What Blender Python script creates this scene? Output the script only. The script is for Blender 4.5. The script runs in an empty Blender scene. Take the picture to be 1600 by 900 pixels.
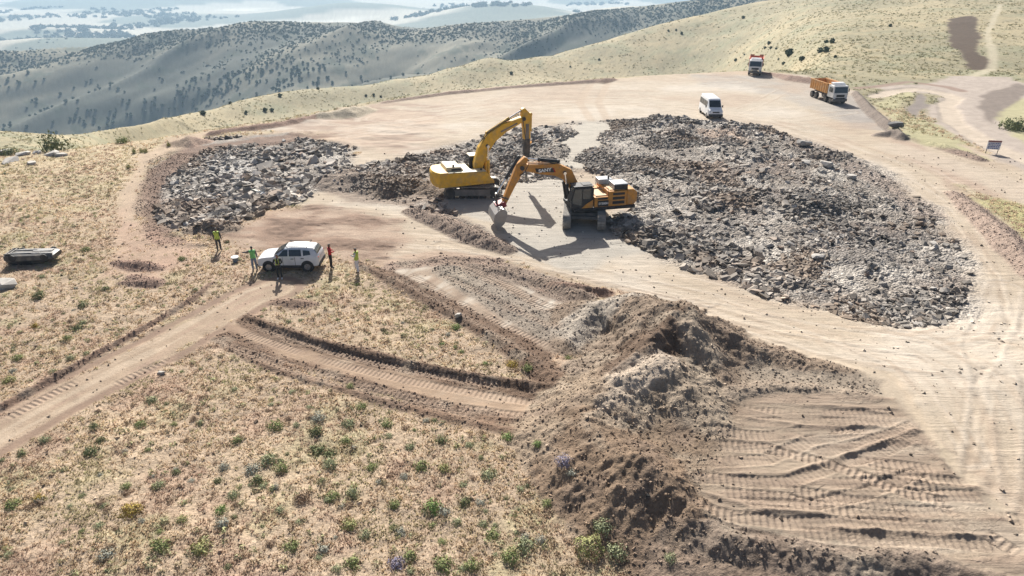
import bpy, math, random
import numpy as np
from mathutils import Vector, Matrix
R = math.radians
random.seed(7); rng = np.random.default_rng(7)
scn = bpy.context.scene
# ---------------------------------------------------------------- camera
H = 19.0; PITCH = R(26.0); F = 1067.0            # camera height, pitch below horizontal, focal length in photo pixels
cd = bpy.data.cameras.new('camera'); cam = bpy.data.objects.new('camera', cd); scn.collection.objects.link(cam)
cam.location = (0, 0, H); cam.rotation_euler = (R(90) - PITCH, 0, 0)
cd.sensor_width = 36; cd.lens = 36 * F / 1600; cd.clip_start = 0.5; cd.clip_end = 60000
scn.camera = cam
# ---------------------------------------------------------------- world, sun, exposure
SUN_EL = 36.0; SUN_AZ = -11.0                     # azimuth from +Y, positive towards +X
w = bpy.data.worlds.new('World'); scn.world = w; w.use_nodes = True
wn = w.node_tree.nodes; wl = w.node_tree.links
sky = wn.new('ShaderNodeTexSky'); sky.sky_type = 'NISHITA'; sky.sun_disc = False
sky.sun_elevation = R(SUN_EL); sky.sun_rotation = R(SUN_AZ); sky.dust_density = 3.0; sky.air_density = 0.75; sky.ozone_density = 0.4
wl.new(sky.outputs[0], wn['Background'].inputs[0]); wn['Background'].inputs[1].default_value = 0.065
sl = bpy.data.lights.new('sun', 'SUN'); sl.energy = 5.0; sl.angle = R(0.6); sl.color = (1.0, 0.965, 0.90)
so = bpy.data.objects.new('sun', sl); scn.collection.objects.link(so)
sd = Vector((math.sin(R(SUN_AZ)) * math.cos(R(SUN_EL)), math.cos(R(SUN_AZ)) * math.cos(R(SUN_EL)), math.sin(R(SUN_EL))))
so.rotation_euler = (-sd).to_track_quat('-Z', 'Y').to_euler(); so.location = (0, 40, 60)
vs = scn.view_settings; vs.view_transform = 'Standard'; vs.look = 'None'; vs.gamma = 1.0; vs.exposure = 0.76
vs.use_curve_mapping = False
scn.cycles.volume_bounces = 0; scn.cycles.max_bounces = 6; scn.cycles.diffuse_bounces = 3
scn.cycles.glossy_bounces = 2; scn.cycles.transmission_bounces = 2
scn.cycles.volume_step_rate = 10.0; scn.cycles.volume_max_steps = 32

# ---------------------------------------------------------------- pixel <-> ground helpers (used to lay out the plan on the ground)
cp, sp = math.cos(PITCH), math.sin(PITCH)
def rayc(py):
    b = (450 - py) / F
    return cp + b * sp, -sp + b * cp
def G(px, py, h=0.0):
    yc, zc = rayc(py); t = (h - H) / zc
    return ((px - 800) / F * t, yc * t)
def proj(X, Y, Z):
    d = Y * cp + (H - Z) * sp; v = Y * sp - (H - Z) * cp
    return 800 + F * X / d, 450 - F * v / d
# ---------------------------------------------------------------- noise
_T = rng.random((256, 256)).astype(np.float32)
def vnoise(x, y, seed=0):
    x = np.asarray(x, np.float32) + seed * 17.31; y = np.asarray(y, np.float32) + seed * 9.77
    xi = np.floor(x).astype(np.int32); yi = np.floor(y).astype(np.int32)
    fx = x - xi; fy = y - yi
    fx = fx * fx * (3 - 2 * fx); fy = fy * fy * (3 - 2 * fy)
    x0 = xi & 255; x1 = (xi + 1) & 255; y0 = yi & 255; y1 = (yi + 1) & 255
    a = _T[x0, y0]; b = _T[x1, y0]; c = _T[x0, y1]; d = _T[x1, y1]
    return (a + (b - a) * fx) * (1 - fy) + (c + (d - c) * fx) * fy - 0.5
def fbm(x, y, scale, octs=4, seed=0, gain=0.5):
    s = 0; a = 1.0; fx = x / scale; fy = y / scale
    c, q = math.cos(0.6), math.sin(0.6)
    for i in range(octs):
        s = s + a * vnoise(fx, fy, seed + i * 3); a *= gain
        fx, fy = (fx * c - fy * q) * 2.03, (fx * q + fy * c) * 2.03
    return s
def sst(a, b, x):
    t = np.clip((x - a) / (b - a), 0, 1); return t * t * (3 - 2 * t)
# ---------------------------------------------------------------- terrain grid
us = np.concatenate([np.arange(-2.2, -1.12, 0.03), np.arange(-1.12, 1.12, 0.0021), np.arange(1.12, 2.2, 0.03)])
ly = np.concatenate([np.arange(math.log(6), math.log(15), 0.02), np.arange(math.log(15), math.log(72), 0.0022),
                     np.arange(math.log(72), math.log(200), 0.004), np.arange(math.log(200), math.log(2600), 0.0075),
                     np.arange(math.log(2600), math.log(30000), 0.02)])
NU, NL = len(us), len(ly)
YY = np.exp(ly)[:, None] * np.ones(NU)[None, :]
XX = us[None, :] * YY
X = XX.ravel().astype(np.float64); Y = YY.ravel()
# ---- far relief: crest and valley lines, each given as photo column/row and distance
def curve(ctrl):
    a = []
    for (px, py, D) in ctrl:
        yc, zc = rayc(py); a.append(((px - 800) / F / yc, math.log(D), H + D * zc / yc))
    a.sort(); a = np.array(a)
    L = np.interp(us, a[:, 0], a[:, 1]); Z = np.interp(us, a[:, 0], a[:, 2])
    k = np.exp(-0.5 * (np.arange(-40, 41) / 16.0) ** 2); k /= k.sum()
    pad = lambda q: np.convolve(np.pad(q, 40, mode='edge'), k, 'valid')
    return pad(L), pad(Z)
edge_px = [(-300, 236), (0, 236), (100, 238), (150, 224), (200, 223), (260, 216), (300, 207), (400, 192), (500, 176), (560, 162), (620, 152), (700, 142),
           (800, 133), (950, 122), (1000, 119), (1100, 113), (1200, 108), (1250, 112), (1350, 120), (1600, 120), (2000, 120)]
def dist0(py): return G(0, py)[1]
E = [(x, y, dist0(y)) for x, y in edge_px]
L1 = [(-300, 205, 105), (0, 203, 108), (50, 206, 115), (100, 213, 130), (200, 198, 165), (280, 166, 215), (400, 145, 250), (520, 131, 290), (620, 118, 320), (720, 105, 345),
      (800, 92, 370), (860, 80, 385), (900, 68, 395), (960, 52, 405), (1040, 32, 420), (1100, 20, 430), (1190, 0, 450), (1300, -16, 470), (1600, -45, 500), (2000, -60, 500)]
def tdep(y): yc, zc = rayc(y); return -zc / yc
_lx = [p[0] for p in L1]
K1 = []
for x, y in edge_px:
    y1 = float(np.interp(x, _lx, [p[1] for p in L1])); s_ = .20 if x < 1150 else .05
    if x < 130: K1.append((x, y + 3, dist0(y) * 1.25)); continue
    if x >= 1250: K1.append((x, y - 12, dist0(y) * 1.12)); continue
    t1 = tdep(y + 2); t2 = tdep(y1); D2 = float(np.interp(x, _lx, [p[2] for p in L1])); K1.append((x, y + 2, D2 * (t2 + s_) / (t1 + s_)))
K4 = [(-300, 222, 740), (0, 218, 740), (100, 222, 740), (200, 212, 760), (300, 185, 780), (400, 163, 800), (600, 132, 860), (800, 106, 940), (1000, 66, 1000), (1190, 10, 1050), (1600, -30, 1100), (2000, -40, 1100)]
K5 = [(-300, 92, 1100), (0, 84, 1130), (100, 78, 1140), (200, 66, 1150), (300, 50, 1180), (400, 36, 1200), (480, 32, 1210), (600, 33, 1230), (640, 39, 1230), (660, 44, 1230),
      (700, 37, 1250), (760, 32, 1260), (850, 25, 1270), (900, 20, 1280), (1000, 8, 1300), (1100, -4, 1320), (1300, -30, 1350), (1600, -45, 1400), (2000, -50, 1400)]
_k4 = [(p[0], tdep(p[1]), p[2]) for p in K4]
K5 = [(x, y, float(np.interp(x, [p[0] for p in _k4], [p[2] for p in _k4])) * (float(np.interp(x, [p[0] for p in _k4], [p[1] for p in _k4])) + .27) / (tdep(y) + .27)) for x, y, D in K5]
K6 = [(x, y + 5, 1750) for x, y, D in K5]
def plain_row(D, z=-245): return 450 - F * math.tan(PITCH - math.atan((H - z) / D))
K7 = [(x, plain_row(2700), 2700) for x in (-600, 800, 2200)]
K8 = [(x, plain_row(30000, -200), 30000) for x in (-600, 800, 2200)]
ks = [curve(k) for k in (E, K1, L1, K4, K5, K6, K7, K8)]
KL = np.array([k[0] for k in ks]); KZ = np.array([k[1] for k in ks])
ZF = np.zeros((NL, NU))
for j in range(NU):
    ZF[:, j] = np.interp(ly, np.concatenate([[math.log(6)], KL[:, j]]), np.concatenate([[0], [0.0], KZ[1:, j]]))
kk = np.exp(-0.5 * (np.arange(-9, 10) / 4.0) ** 2); kk /= kk.sum()
ZS = np.apply_along_axis(lambda q: np.convolve(np.pad(q, 9, mode='edge'), kk, 'valid'), 0, ZF[ly > math.log(150)])
wgt = sst(math.log(150), math.log(190), ly[ly > math.log(150)])[:, None]
ZF[ly > math.log(150)] = ZF[ly > math.log(150)] * (1 - wgt) + ZS * wgt
Z = ZF.ravel().copy()
Z[:] += 0
farw = sst(75, 160, Y) * np.where(X / Y > 0.2, 1.0, 1.0)
Z += farw * 0.9 * fbm(X, Y, 30, 3, 1) * sst(110, 220, Y)
# spurs and gullies on the wooded ridge and the near flank
wB = sst(700, 850, Y) * (1 - sst(1700, 2300, Y)); wS = sst(620, 760, Y) * (1 - sst(1000, 1230, Y))
q = X * 0.9 - Y * 0.55
gl = 1 - 2 * np.abs(fbm(q, Y * 0.35 + X * 0.3, 130, 2, 5))
Z += wS * 26 * (gl - 0.7) + wS * 9 * fbm(q, Y * 0.5, 50, 3, 8)
wL = sst(150, 230, Y) * (1 - sst(380, 460, Y)) * (1 - sst(0.25, 0.6, X / Y))
Z += wL * 5.0 * fbm(X * 1.0 + Y * 0.4, Y * 0.35, 50, 3, 11)
wP = sst(2300, 3200, Y)
def hill(px, D, hgt, sx, sy):
    yc, zc = rayc(20); cx = (px - 800) / F / yc * D
    return hgt * np.exp(-((X - cx) / sx) ** 2 - ((Y - D) / sy) ** 2)
Z += hill(560, 3300, 70, 420, 300) + hill(790, 2800, 95, 420, 350) + hill(980, 2300, 60, 260, 250) + hill(30, 1900, 30, 260, 160)
Z += hill(60, 2600, 26, 300, 120) + hill(340, 4300, 40, 900, 250) + hill(200, 6500, 70, 1400, 500) + hill(700, 7000, 140, 1600, 700)
Z += wP * 14 * fbm(X, Y, 900, 3, 21)
# ---- masks
near = np.where(Y < 260)[0]
Xn, Yn = X[near], Y[near]
def poly(pts, cap=8.0, hs=0.0):
    P = np.array([G(px, py, hs) for px, py in pts])
    out = np.full(len(X), -cap, np.float32)
    m = (Xn > P[:, 0].min() - cap) & (Xn < P[:, 0].max() + cap) & (Yn > P[:, 1].min() - cap) & (Yn < P[:, 1].max() + cap)
    x = Xn[m]; y = Yn[m]; d2 = np.full(len(x), cap * cap); ins = np.zeros(len(x), bool)
    for i in range(len(P)):
        ax, ay = P[i]; bx, by = P[(i + 1) % len(P)]
        ex, ey = bx - ax, by - ay; L = ex * ex + ey * ey + 1e-9
        t = np.clip(((x - ax) * ex + (y - ay) * ey) / L, 0, 1)
        d2 = np.minimum(d2, (x - ax - t * ex) ** 2 + (y - ay - t * ey) ** 2)
        c = ((ay > y) != (by > y)) & (x < (bx - ax) * (y - ay) / (by - ay + 1e-12) + ax)
        ins ^= c
    d = np.sqrt(d2); out[near[m]] = np.where(ins, d, -d)
    return out
def path(pts, cap=4.0, hs=None):
    """signed lateral distance (left +), along distance, interpolated third value"""
    P = np.array([(*G(p[0], p[1], (p[2] if hs is None and len(p) > 2 else 0)), p[2] if len(p) > 2 else 0) for p in pts])
    m = (Xn > P[:, 0].min() - cap) & (Xn < P[:, 0].max() + cap) & (Yn > P[:, 1].min() - cap) & (Yn < P[:, 1].max() + cap)
    idx = near[m]; x = Xn[m]; y = Yn[m]
    best = np.full(len(x), 1e9); lat = np.zeros(len(x)); al = np.zeros(len(x)); hv = np.zeros(len(x)); acc = 0
    for i in range(len(P) - 1):
        ax, ay, ah = P[i]; bx, by, bh = P[i + 1]
        ex, ey = bx - ax, by - ay; L = math.hypot(ex, ey) + 1e-9
        tr = ((x - ax) * ex + (y - ay) * ey) / L / L; t = np.clip(tr, 0, 1)
        dx = x - ax - t * ex; dy = y - ay - t * ey; d = np.hypot(dx, dy)
        b = d < best; best[b] = d[b]
        lat[b] = (np.sign(ex * dy - ey * dx) * d)[b]; al[b] = (acc + tr * L)[b]; hv[b] = (ah + (bh - ah) * t)[b]
        acc += L
    return idx, lat, al, hv, acc
n1 = fbm(X, Y, 3.0, 4, 31); n2 = fbm(X, Y, 0.7, 3, 41); n3 = fbm(X, Y, 12.0, 3, 51); n4 = fbm(X, Y, 0.22, 2, 61)
def mask(sd, soft=0.5, wob=0.8): return sst(-soft, soft, sd + wob * n1 + 0.3 * n2)
C = lambda r, g, b: np.array([r, g, b])
def mix(c, col, m): return c + (np.asarray(col) - c) * m[:, None]
# colours of the dry steppe
base = np.ones((len(X), 3)) * C(.385, .295, .21)
base = mix(base, C(.44, .34, .235), sst(-.1, .5, n3 + n1 * .5))
base = mix(base, C(.36, .25, .18), sst(.05, .45, fbm(X, Y, 1.7, 3, 225)) * .6)
base = mix(base, C(.33, .30, .17), sst(.15, .5, fbm(X, Y, 2.2, 3, 81)) * .5)
leftf = (1 - sst(-.5, -.2, X / Y)) * sst(40, 70, Y) * (1 - sst(75, 100, Y))
base = mix(base, C(.47, .39, .24), leftf * .5)
# farther ground
fl = sst(72, 100, Y)
slope_c = mix(np.ones((len(X), 3)) * C(.265, .235, .15), C(.35, .295, .185), sst(-.3, .4, fbm(X, Y * .6, 26, 4, 91)))
slope_c = mix(slope_c, C(.23, .235, .15), sst(.0, .5, fbm(X, Y, 9, 4, 95)) * .6)
slope_c = mix(slope_c, C(.20, .18, .12), sst(.0, .5, fbm(X, Y, 2.2, 3, 96)) * .5)
slope_c = mix(slope_c, C(.38, .31, .19), sst(.1, .5, fbm(X, Y, 5, 3, 98)) * .5)
base = mix(base, slope_c, fl)
rid = mix(np.ones((len(X), 3)) * C(.095, .095, .07), C(.20, .18, .125), sst(-.2, .4, fbm(q, Y * .5, 70, 4, 97)))
rid = mix(rid, C(.07, .08, .05), sst(.1, .4, fbm(X, Y * .8, 16, 4, 99) + .3 * fbm(X * .9 - Y * .5, Y * .4, 110, 3, 301)) * .75)
base = mix(base, rid, sst(480, 650, Y))
fld = vnoise(X / 300 + .3 * vnoise(X / 900, Y / 900, 3), Y / 450, 5) * .7 + .35 * fbm(X * .4, Y, 300, 4, 9)
pl = mix(np.ones((len(X), 3)) * C(.44, .40, .31), C(.15, .165, .12), sst(.02, .10, fld + .5 * fbm(X, Y, 500, 3, 7)))
pl = mix(pl, C(.62, .57, .46), sst(.2, .3, -fld))
base = mix(base, pl, sst(1500, 1900, Y))
rub = np.zeros(len(X)); clod = np.zeros(len(X)); grass = 1 - sst(70, 120, Y) * .6
hgt = np.zeros(len(X))
TAN = C(.405, .335, .255); BROWN = C(.215, .15, .105); GREYD = C(.30, .275, .25); REDB = C(.16, .10, .072)
def paint(m, col):
    global base, grass
    base = mix(base, col, m); grass = grass * (1 - m)
# -- big light working platform and haul roads
plat = poly([(380, 205), (500, 180), (600, 160), (700, 143), (820, 133), (950, 124), (1060, 115), (1180, 110), (1260, 118), (1330, 140), (1400, 205), (1500, 222), (1620, 268), (1700, 330),
             (1620, 470), (1640, 900), (1560, 900), (1590, 850), (1480, 740), (1400, 625), (1390, 600), (1290, 575), (1200, 545), (1130, 510), (1050, 470), (1000, 455), (930, 447), (800, 410), (690, 398), (600, 412),
             (520, 380), (470, 330), (500, 280), (560, 240), (520, 205)])
mp = mask(plat, .5, .7)
paint(mp, TAN)
lightp = poly([(600, 170), (800, 140), (1100, 120), (1250, 150), (1330, 230), (1200, 195), (900, 185), (700, 185)])
paint(mask(lightp, 2.0, 2.0) * .6, C(.43, .375, .305))
paint(mask(poly([(1080, 115), (1250, 120), (1330, 145), (1400, 205), (1330, 200), (1220, 150), (1100, 135)]), 1.5, 2.0) * .7, C(.33, .305, .275))
paint(mask(poly([(380, 215), (560, 165), (700, 180), (640, 240), (560, 235), (470, 212)]), 2, 2.5) * .75, C(.40, .31, .24))
paint(mask(poly([(1290, 150), (1345, 150), (1400, 205), (1330, 200)]), .7, 1.0), C(.30, .27, .24))
paint(mask(poly([(1385, 212), (1440, 225), (1520, 275), (1600, 330), (1620, 440), (1590, 420), (1500, 300), (1420, 250)]), .6, 1.0) * .8, C(.36, .27, .21))
paint(mask(poly([(470, 330), (560, 330), (600, 350), (590, 400), (520, 380), (430, 400), (380, 360), (420, 325)]), 1, 1.5) * .8, C(.40, .27, .20))
bw = mask(poly([(420, 330), (500, 322), (590, 338), (640, 372), (600, 400), (560, 412), (500, 392), (440, 395), (385, 388), (345, 372)]), 1.0, 1.6); nb_ = fbm(X * .5 + Y * .2, Y, 1.6, 4, 191)
base = mix(base, C(.30, .205, .15), bw * .85); base = mix(base, C(.185, .125, .09), bw * sst(.02, .4, nb_) * .8); base = mix(base, C(.42, .33, .25), bw * sst(.05, .4, -nb_) * .7); hgt += bw * .22 * nb_; grass *= 1 - bw; clod = np.maximum(clod, bw * .46)
for k_, pp_ in enumerate([[(560, 215), (700, 195), (850, 165), (1050, 150), (1180, 140)], [(640, 190), (800, 150), (1000, 135), (1150, 128)], [(1110, 190), (1180, 165), (1230, 140)], [(1150, 195), (1260, 185), (1330, 175)], [(1180, 195), (1330, 245), (1450, 330), (1530, 430), (1550, 520)], [(540, 365), (680, 380), (860, 425), (1040, 470), (1240, 520), (1440, 560), (1600, 640)],
        [(560, 395), (700, 400), (880, 440), (1060, 480), (1250, 540), (1390, 610), (1480, 740)], [(1500, 900), (1545, 780), (1560, 660), (1540, 560), (1575, 450)], [(1590, 560), (1560, 640), (1585, 760), (1600, 900)], [(700, 385), (820, 400), (960, 440), (1100, 470)], [(380, 240), (470, 215), (600, 200), (760, 178)]]):
    idx, lat, al, hv, L = path(pp_, 2.6)
    for off in (-1.0, 1.0):
        m = np.exp(-((lat - off + .25 * n1[idx]) / .16) ** 2) * mp[idx] * sst(-.3, .3, n1[idx] + n2[idx] + .15 * np.sin(al * .3 + k_)); base[idx] = mix(base[idx], C(.27, .205, .15), m * .5); hgt[idx] -= .04 * m
        m2_ = np.exp(-((lat - off - .28 + .25 * n1[idx]) / .14) ** 2) * mp[idx]; base[idx] = mix(base[idx], C(.50, .43, .35), m2_ * .45); hgt[idx] += .02 * m2_
# verge with grass right of the loop
vg = mask(poly([(1500, 290), (1620, 330), (1640, 420), (1600, 380)]), .8, 1.0); base = mix(base, C(.36, .33, .17), vg); grass = np.maximum(grass, vg)
pv_ = fbm(X, Y, 9, 4, 171); base = mix(base, C(.37, .285, .215), mp * sst(.05, .5, pv_) * .6); base = mix(base, C(.50, .45, .385), mp * sst(.05, .5, -pv_) * .6)
ps_ = fbm(X * .25 + Y * .1, Y * .5, 2.0, 4, 175); base = mix(base, C(.33, .26, .20), mp * sst(.18, .5, ps_) * .45 * sst(60, 75, Y)); hgt += mp * sst(55, 70, Y) * .10 * ps_
roug = mask(poly([(300, 208), (500, 175), (600, 158), (690, 165), (700, 215), (640, 245), (560, 235), (470, 212)]), 1.5, 2.0); base = mix(base, C(.27, .195, .15), mp * roug * sst(.0, .35, fbm(X * .4, Y, 2.0, 4, 177)) * .7); hgt += roug * .35 * fbm(X * .4, Y, 2.2, 4, 177)
# streaks and ruts along the haul road
road = [(520, 352), (640, 372), (760, 395), (900, 428), (1050, 462), (1200, 505), (1330, 535), (1440, 552), (1530, 530), (1562, 470), (1548, 400), (1490, 330), (1400, 268), (1280, 222), (1150, 185), (1000, 160), (800, 160), (600, 185)]
def streaks(pts, wid, amt=1.0, seed=0, dark=C(.34, .265, .20), lightc=C(.48, .41, .33)):
    global base, hgt
    idx, lat, al, hv, L = path(pts, wid + 1)
    m = (1 - sst(wid * .7, wid, np.abs(lat))) * mp[idx]
    s = fbm(lat * 2.2, al * .16, 1.0, 3, 100 + seed)
    s2 = np.abs(vnoise(lat * 3.0, al * .05, 110 + seed))
    b = base[idx]
    b = mix(b, dark, m * sst(.12, .5, s) * .55 * amt); b = mix(b, lightc, m * sst(.1, .5, -s) * .6 * amt)
    base[idx] = b; hgt[idx] += m * .05 * s * amt
streaks(road, 5, 1.0, 0)
streaks([(1420, 548), (1500, 600), (1545, 680), (1575, 780), (1590, 900)], 6, .7, 5)
streaks([(1560, 560), (1600, 600), (1605, 760)], 3, .9, 6)
streaks([(1110, 480), (1250, 540), (1380, 580), (1430, 640), (1480, 720)], 2.5, .9, 8)
for k, pts in enumerate([[(925, 128), (905, 160), (925, 190), (900, 225), (870, 250)], [(950, 128), (935, 160), (950, 190), (925, 225), (895, 252)]]):
    idx, lat, al, hv, L = path(pts, 2); m = (1 - sst(.35, .8, np.abs(lat))) * .7; base[idx] = mix(base[idx], C(.39, .31, .235), m); hgt[idx] -= .08 * m
base = mix(base, C(.25, .172, .125), bw * .75); base = mix(base, C(.165, .11, .08), bw * sst(-.05, .25, nb_) * .85); base = mix(base, C(.38, .29, .22), bw * sst(.08, .4, -nb_) * .7); hgt += bw * .16 * fbm(X, Y, .9, 3, 192)
# -- rubble
pit1 = poly([(228, 262), (285, 232), (330, 216), (450, 208), (560, 232), (545, 262), (505, 285), (470, 318), (420, 328), (385, 345), (345, 362), (290, 362), (250, 360), (228, 330)])
pit2 = poly([(490, 290), (560, 262), (640, 244), (690, 232), (760, 215), (900, 190), (1040, 184), (1200, 200), (1290, 232), (1390, 275), (1450, 320), (1495, 380), (1517, 430), (1505, 482), (1470, 510), (1400, 516),
             (1330, 503), (1240, 476), (1160, 452), (1080, 424), (1010, 392), (960, 370), (945, 345), (985, 325), (960, 285), (900, 262), (870, 290), (800, 300), (765, 300), (745, 320), (700, 335), (640, 322), (560, 312)])
berm0 = poly([(640, 320), (700, 330), (760, 355), (800, 385), (770, 382), (690, 345), (650, 335)])
ramp = poly([(905, 188), (965, 190), (930, 235), (905, 262), (850, 262), (880, 230)])
floor = poly([(700, 300), (770, 297), (850, 278), (900, 285), (900, 340), (960, 365), (1010, 392), (900, 425), (800, 392), (770, 350), (700, 330)])
m1 = mask(pit1, 1.0, 1.3); m2 = mask(pit2, 1.2, 1.5) * (1 - mask(ramp, 1.0, 2.0)) * (1 - mask(floor, .9, 1.6)); mb = mask(berm0, .4, .6)
paint(mask(floor, .6, .9), C(.385, .35, .30)); paint(mask(ramp, .6, 1.0), C(.40, .365, .31))
rub = np.clip(m1 + m2 + mb, 0, 1)
rc = mix(np.ones((len(X), 3)) * C(.245, .215, .185), C(.36, .325, .285), sst(-.2, .4, n1))
rc = mix(rc, C(.20, .165, .14), sst(0.05, .45, fbm(X, Y, 5, 3, 121)))
rc = mix(rc, C(.40, .365, .32), sst(.1, .4, fbm(X, Y, 4.5, 3, 123)) * .8); rc = mix(rc, C(.155, .14, .13), sst(.12, .45, fbm(X, Y, 3.5, 3, 127)) * .6)
base = mix(base, rc, rub); grass *= 1 - rub
paint(mask(poly([(222, 270), (285, 232), (450, 210), (540, 212), (440, 225), (320, 240), (262, 280), (240, 335), (290, 380), (240, 378), (215, 330)]), .4, .8) * .85, REDB)
paint(mask(poly([(490, 290), (590, 262), (680, 262), (690, 300), (640, 322), (540, 318)]), .6, 1.2) * .8, C(.23, .175, .135))
paint(mask(poly([(1090, 205), (1150, 205), (1170, 230), (1110, 235)]), .6, 1.2) * .7, C(.40, .30, .23))
paint(mask(poly([(1200, 200), (1290, 232), (1400, 285), (1470, 340), (1440, 345), (1360, 285), (1250, 240)]), .6, 1.0) * .6, C(.22, .17, .14))
paint(mask(poly([(340, 235), (400, 245), (390, 290), (350, 300), (320, 270)]), 1, 1.5) * .45, C(.46, .45, .43))
paint(mb * .8, C(.25, .19, .15))
redm = mask(poly([(222, 255), (285, 225), (450, 203), (540, 208), (440, 222), (320, 236), (268, 280), (248, 335), (300, 375), (350, 360), (345, 385), (240, 385), (210, 330)]), .4, .8)
rub *= 1 - .75 * redm
rub *= 1 - .55 * mask(poly([(490, 290), (590, 262), (680, 262), (690, 300), (640, 322), (540, 318)]), .6, 1.2)
hgt += sst(-.2, 2.6, pit1 + .5 * n1) * -.8
clod = np.maximum(clod, redm * .8); hgt += redm * .3 * fbm(X, Y, 1.8, 4, 193)
base = mix(base, C(.25, .175, .13), redm * sst(.05, .4, fbm(X, Y, 1.2, 3, 195)) * .7)
hgt += m1 * (-.1 + .5 * n1 + .22 * fbm(X, Y, 1.1, 3, 131)) + m2 * (-.1 + 1.3 * fbm(X, Y, 6.5, 3, 133) + .4 * fbm(X, Y, 1.3, 3, 135))
hgt -= mask(floor, 1.0, .3) * .25
# -- ridge lines of earth piles: (px, py, height of the crest)
def ridge(pts, slope=.62, rnd=.25, col=None, wob=.25, noise=1.0, k=.12):
    global hgt
    hm = max(p[2] for p in pts); idx, lat, al, hv, L = path(pts, hm / slope + 1.2)
    d = np.sqrt(lat ** 2 + rnd ** 2) - rnd
    hh = hv * (1 + wob * n1[idx] + .10 * n2[idx]) - slope * d + noise * (.05 * n2[idx] + .03 * n4[idx]) * np.clip(hv, 0, 1)
    cur = hgt[idx]; up = np.maximum(hh, cur)
    mx = np.where(np.abs(hh - cur) < k, up + (k - np.abs(hh - cur)) ** 2 / (4 * k), up)
    hgt[idx] = np.where(hh > -k, mx, cur)
    m = sst(-.15, .08, hh - cur)
    clod[idx] = np.maximum(clod[idx], m); grass[idx] *= 1 - m
    if col is not None: base[idx] = mix(base[idx], col, m)
    return idx, m
# -- left access track
trk = [(430, 452), (400, 462), (330, 500), (250, 545), (160, 590), (80, 630), (0, 675), (-120, 740)]
idx, lat, al, hv, L = path(trk, 4)
wd = 1.2 + .5 * n1[idx]; m = 1 - sst(wd - .35, wd + .25, np.abs(lat))
base[idx] = mix(base[idx], C(.33, .25, .18), m * .9); grass[idx] *= 1 - m * .85
s = fbm(lat * 3, al * .25, 1, 3, 141)
base[idx] = mix(base[idx], C(.42, .335, .25), m * sst(0, .4, s) * .7); base[idx] = mix(base[idx], C(.31, .22, .165), m * sst(.1, .5, -s) * .7)
hgt[idx] += m * sst(-.5, 2.5, al) * (-.14 + .05 * s)
for off, seedk in ((-1.6, 1), (1.5, 2)):
    mm = 1 - sst(.12, .5, np.abs(lat - off)); base[idx] = mix(base[idx], C(.20, .135, .10), mm * .8); grass[idx] *= 1 - mm
ridge([(330, 440, .10), (300, 462, .22), (240, 500, .2), (150, 548, .22), (60, 598, .22), (0, 632, .2), (-60, 660, .2)], .9, .05, C(.24, .16, .115))
# -- the two dozer cuts
cut2 = poly([(375, 497), (460, 523), (560, 548), (700, 580), (860, 612), (890, 650), (870, 672), (760, 655), (640, 628), (520, 590), (420, 560), (330, 530)])
mc = mask(cut2, .25, .35)
paint(mc, C(.32, .23, .16)); hgt -= .42 * mask(cut2, .25, .2)
cut1 = poly([(590, 418), (690, 400), (800, 412), (900, 440), (930, 450), (905, 500), (870, 548), (850, 575), (780, 535), (690, 480)])
mc1 = mask(cut1, .25, .35)
paint(mc1, C(.31, .24, .18)); hgt -= .3 * mask(cut1, .25, .2)
paint(mask(poly([(800, 420), (880, 440), (905, 460), (900, 500), (850, 495)]), .5, .6) * mc1, C(.42, .38, .32))
cs_ = fbm(X * .8 - Y * .6, X * .25 + Y * .3, .9, 4, 181); base = mix(base, C(.46, .405, .335), mc1 * sst(.0, .35, cs_) * .75); base = mix(base, C(.23, .165, .12), mc1 * sst(.08, .4, -cs_) * .7); hgt += mc1 * .12 * cs_
cs_ = fbm(X * .55 + Y * .35, Y * 1.3 - X * .3, 1.1, 4, 183); base = mix(base, C(.39, .30, .22), mc * sst(.05, .4, cs_) * .7); base = mix(base, C(.25, .175, .125), mc * sst(.05, .4, -cs_) * .7); hgt += mc * .08 * cs_
paint(mask(poly([(560, 418), (640, 415), (610, 400), (700, 392), (800, 408), (600, 405)]), .4, .6) * .6, C(.33, .23, .17))
BRN_SHADE = C(.165, .11, .076)  # brown berm soil, darkened so its colour carries the banks' shadow
ridge([(560, 410, .1), (590, 424, .16), (640, 448, .2), (700, 482, .2), (760, 515, .22), (820, 552, .3), (870, 585, .5)], .5, .12, BRN_SHADE)
ridge([(385, 492, .14), (430, 508, .2), (520, 535, .22), (620, 558, .22), (720, 580, .25), (800, 592, .28), (870, 600, .45)], .8, .1, BRN_SHADE)
ridge([(340, 532, .05), (420, 572, .09), (520, 602, .09), (600, 626, .1), (700, 650, .1), (800, 672, .1), (880, 682, .15)], .5, .1, BRN_SHADE * 1.15)
ridge([(700, 420, .05), (760, 455, .1), (830, 495, .12), (880, 520, .1)], .4, .12, C(.27, .225, .18))
ridge([(740, 415, .05), (800, 424, .2), (860, 440, .25), (910, 455, .4)], .5, .12, C(.24, .185, .145))
ridge([(860, 440, .3), (900, 443, .5), (945, 450, .4)], .8, .1, C(.24, .16, .12))
ridge([(610, 412, .05), (700, 402, .07), (780, 405, .07)], .4, .1, C(.30, .22, .17))
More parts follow.
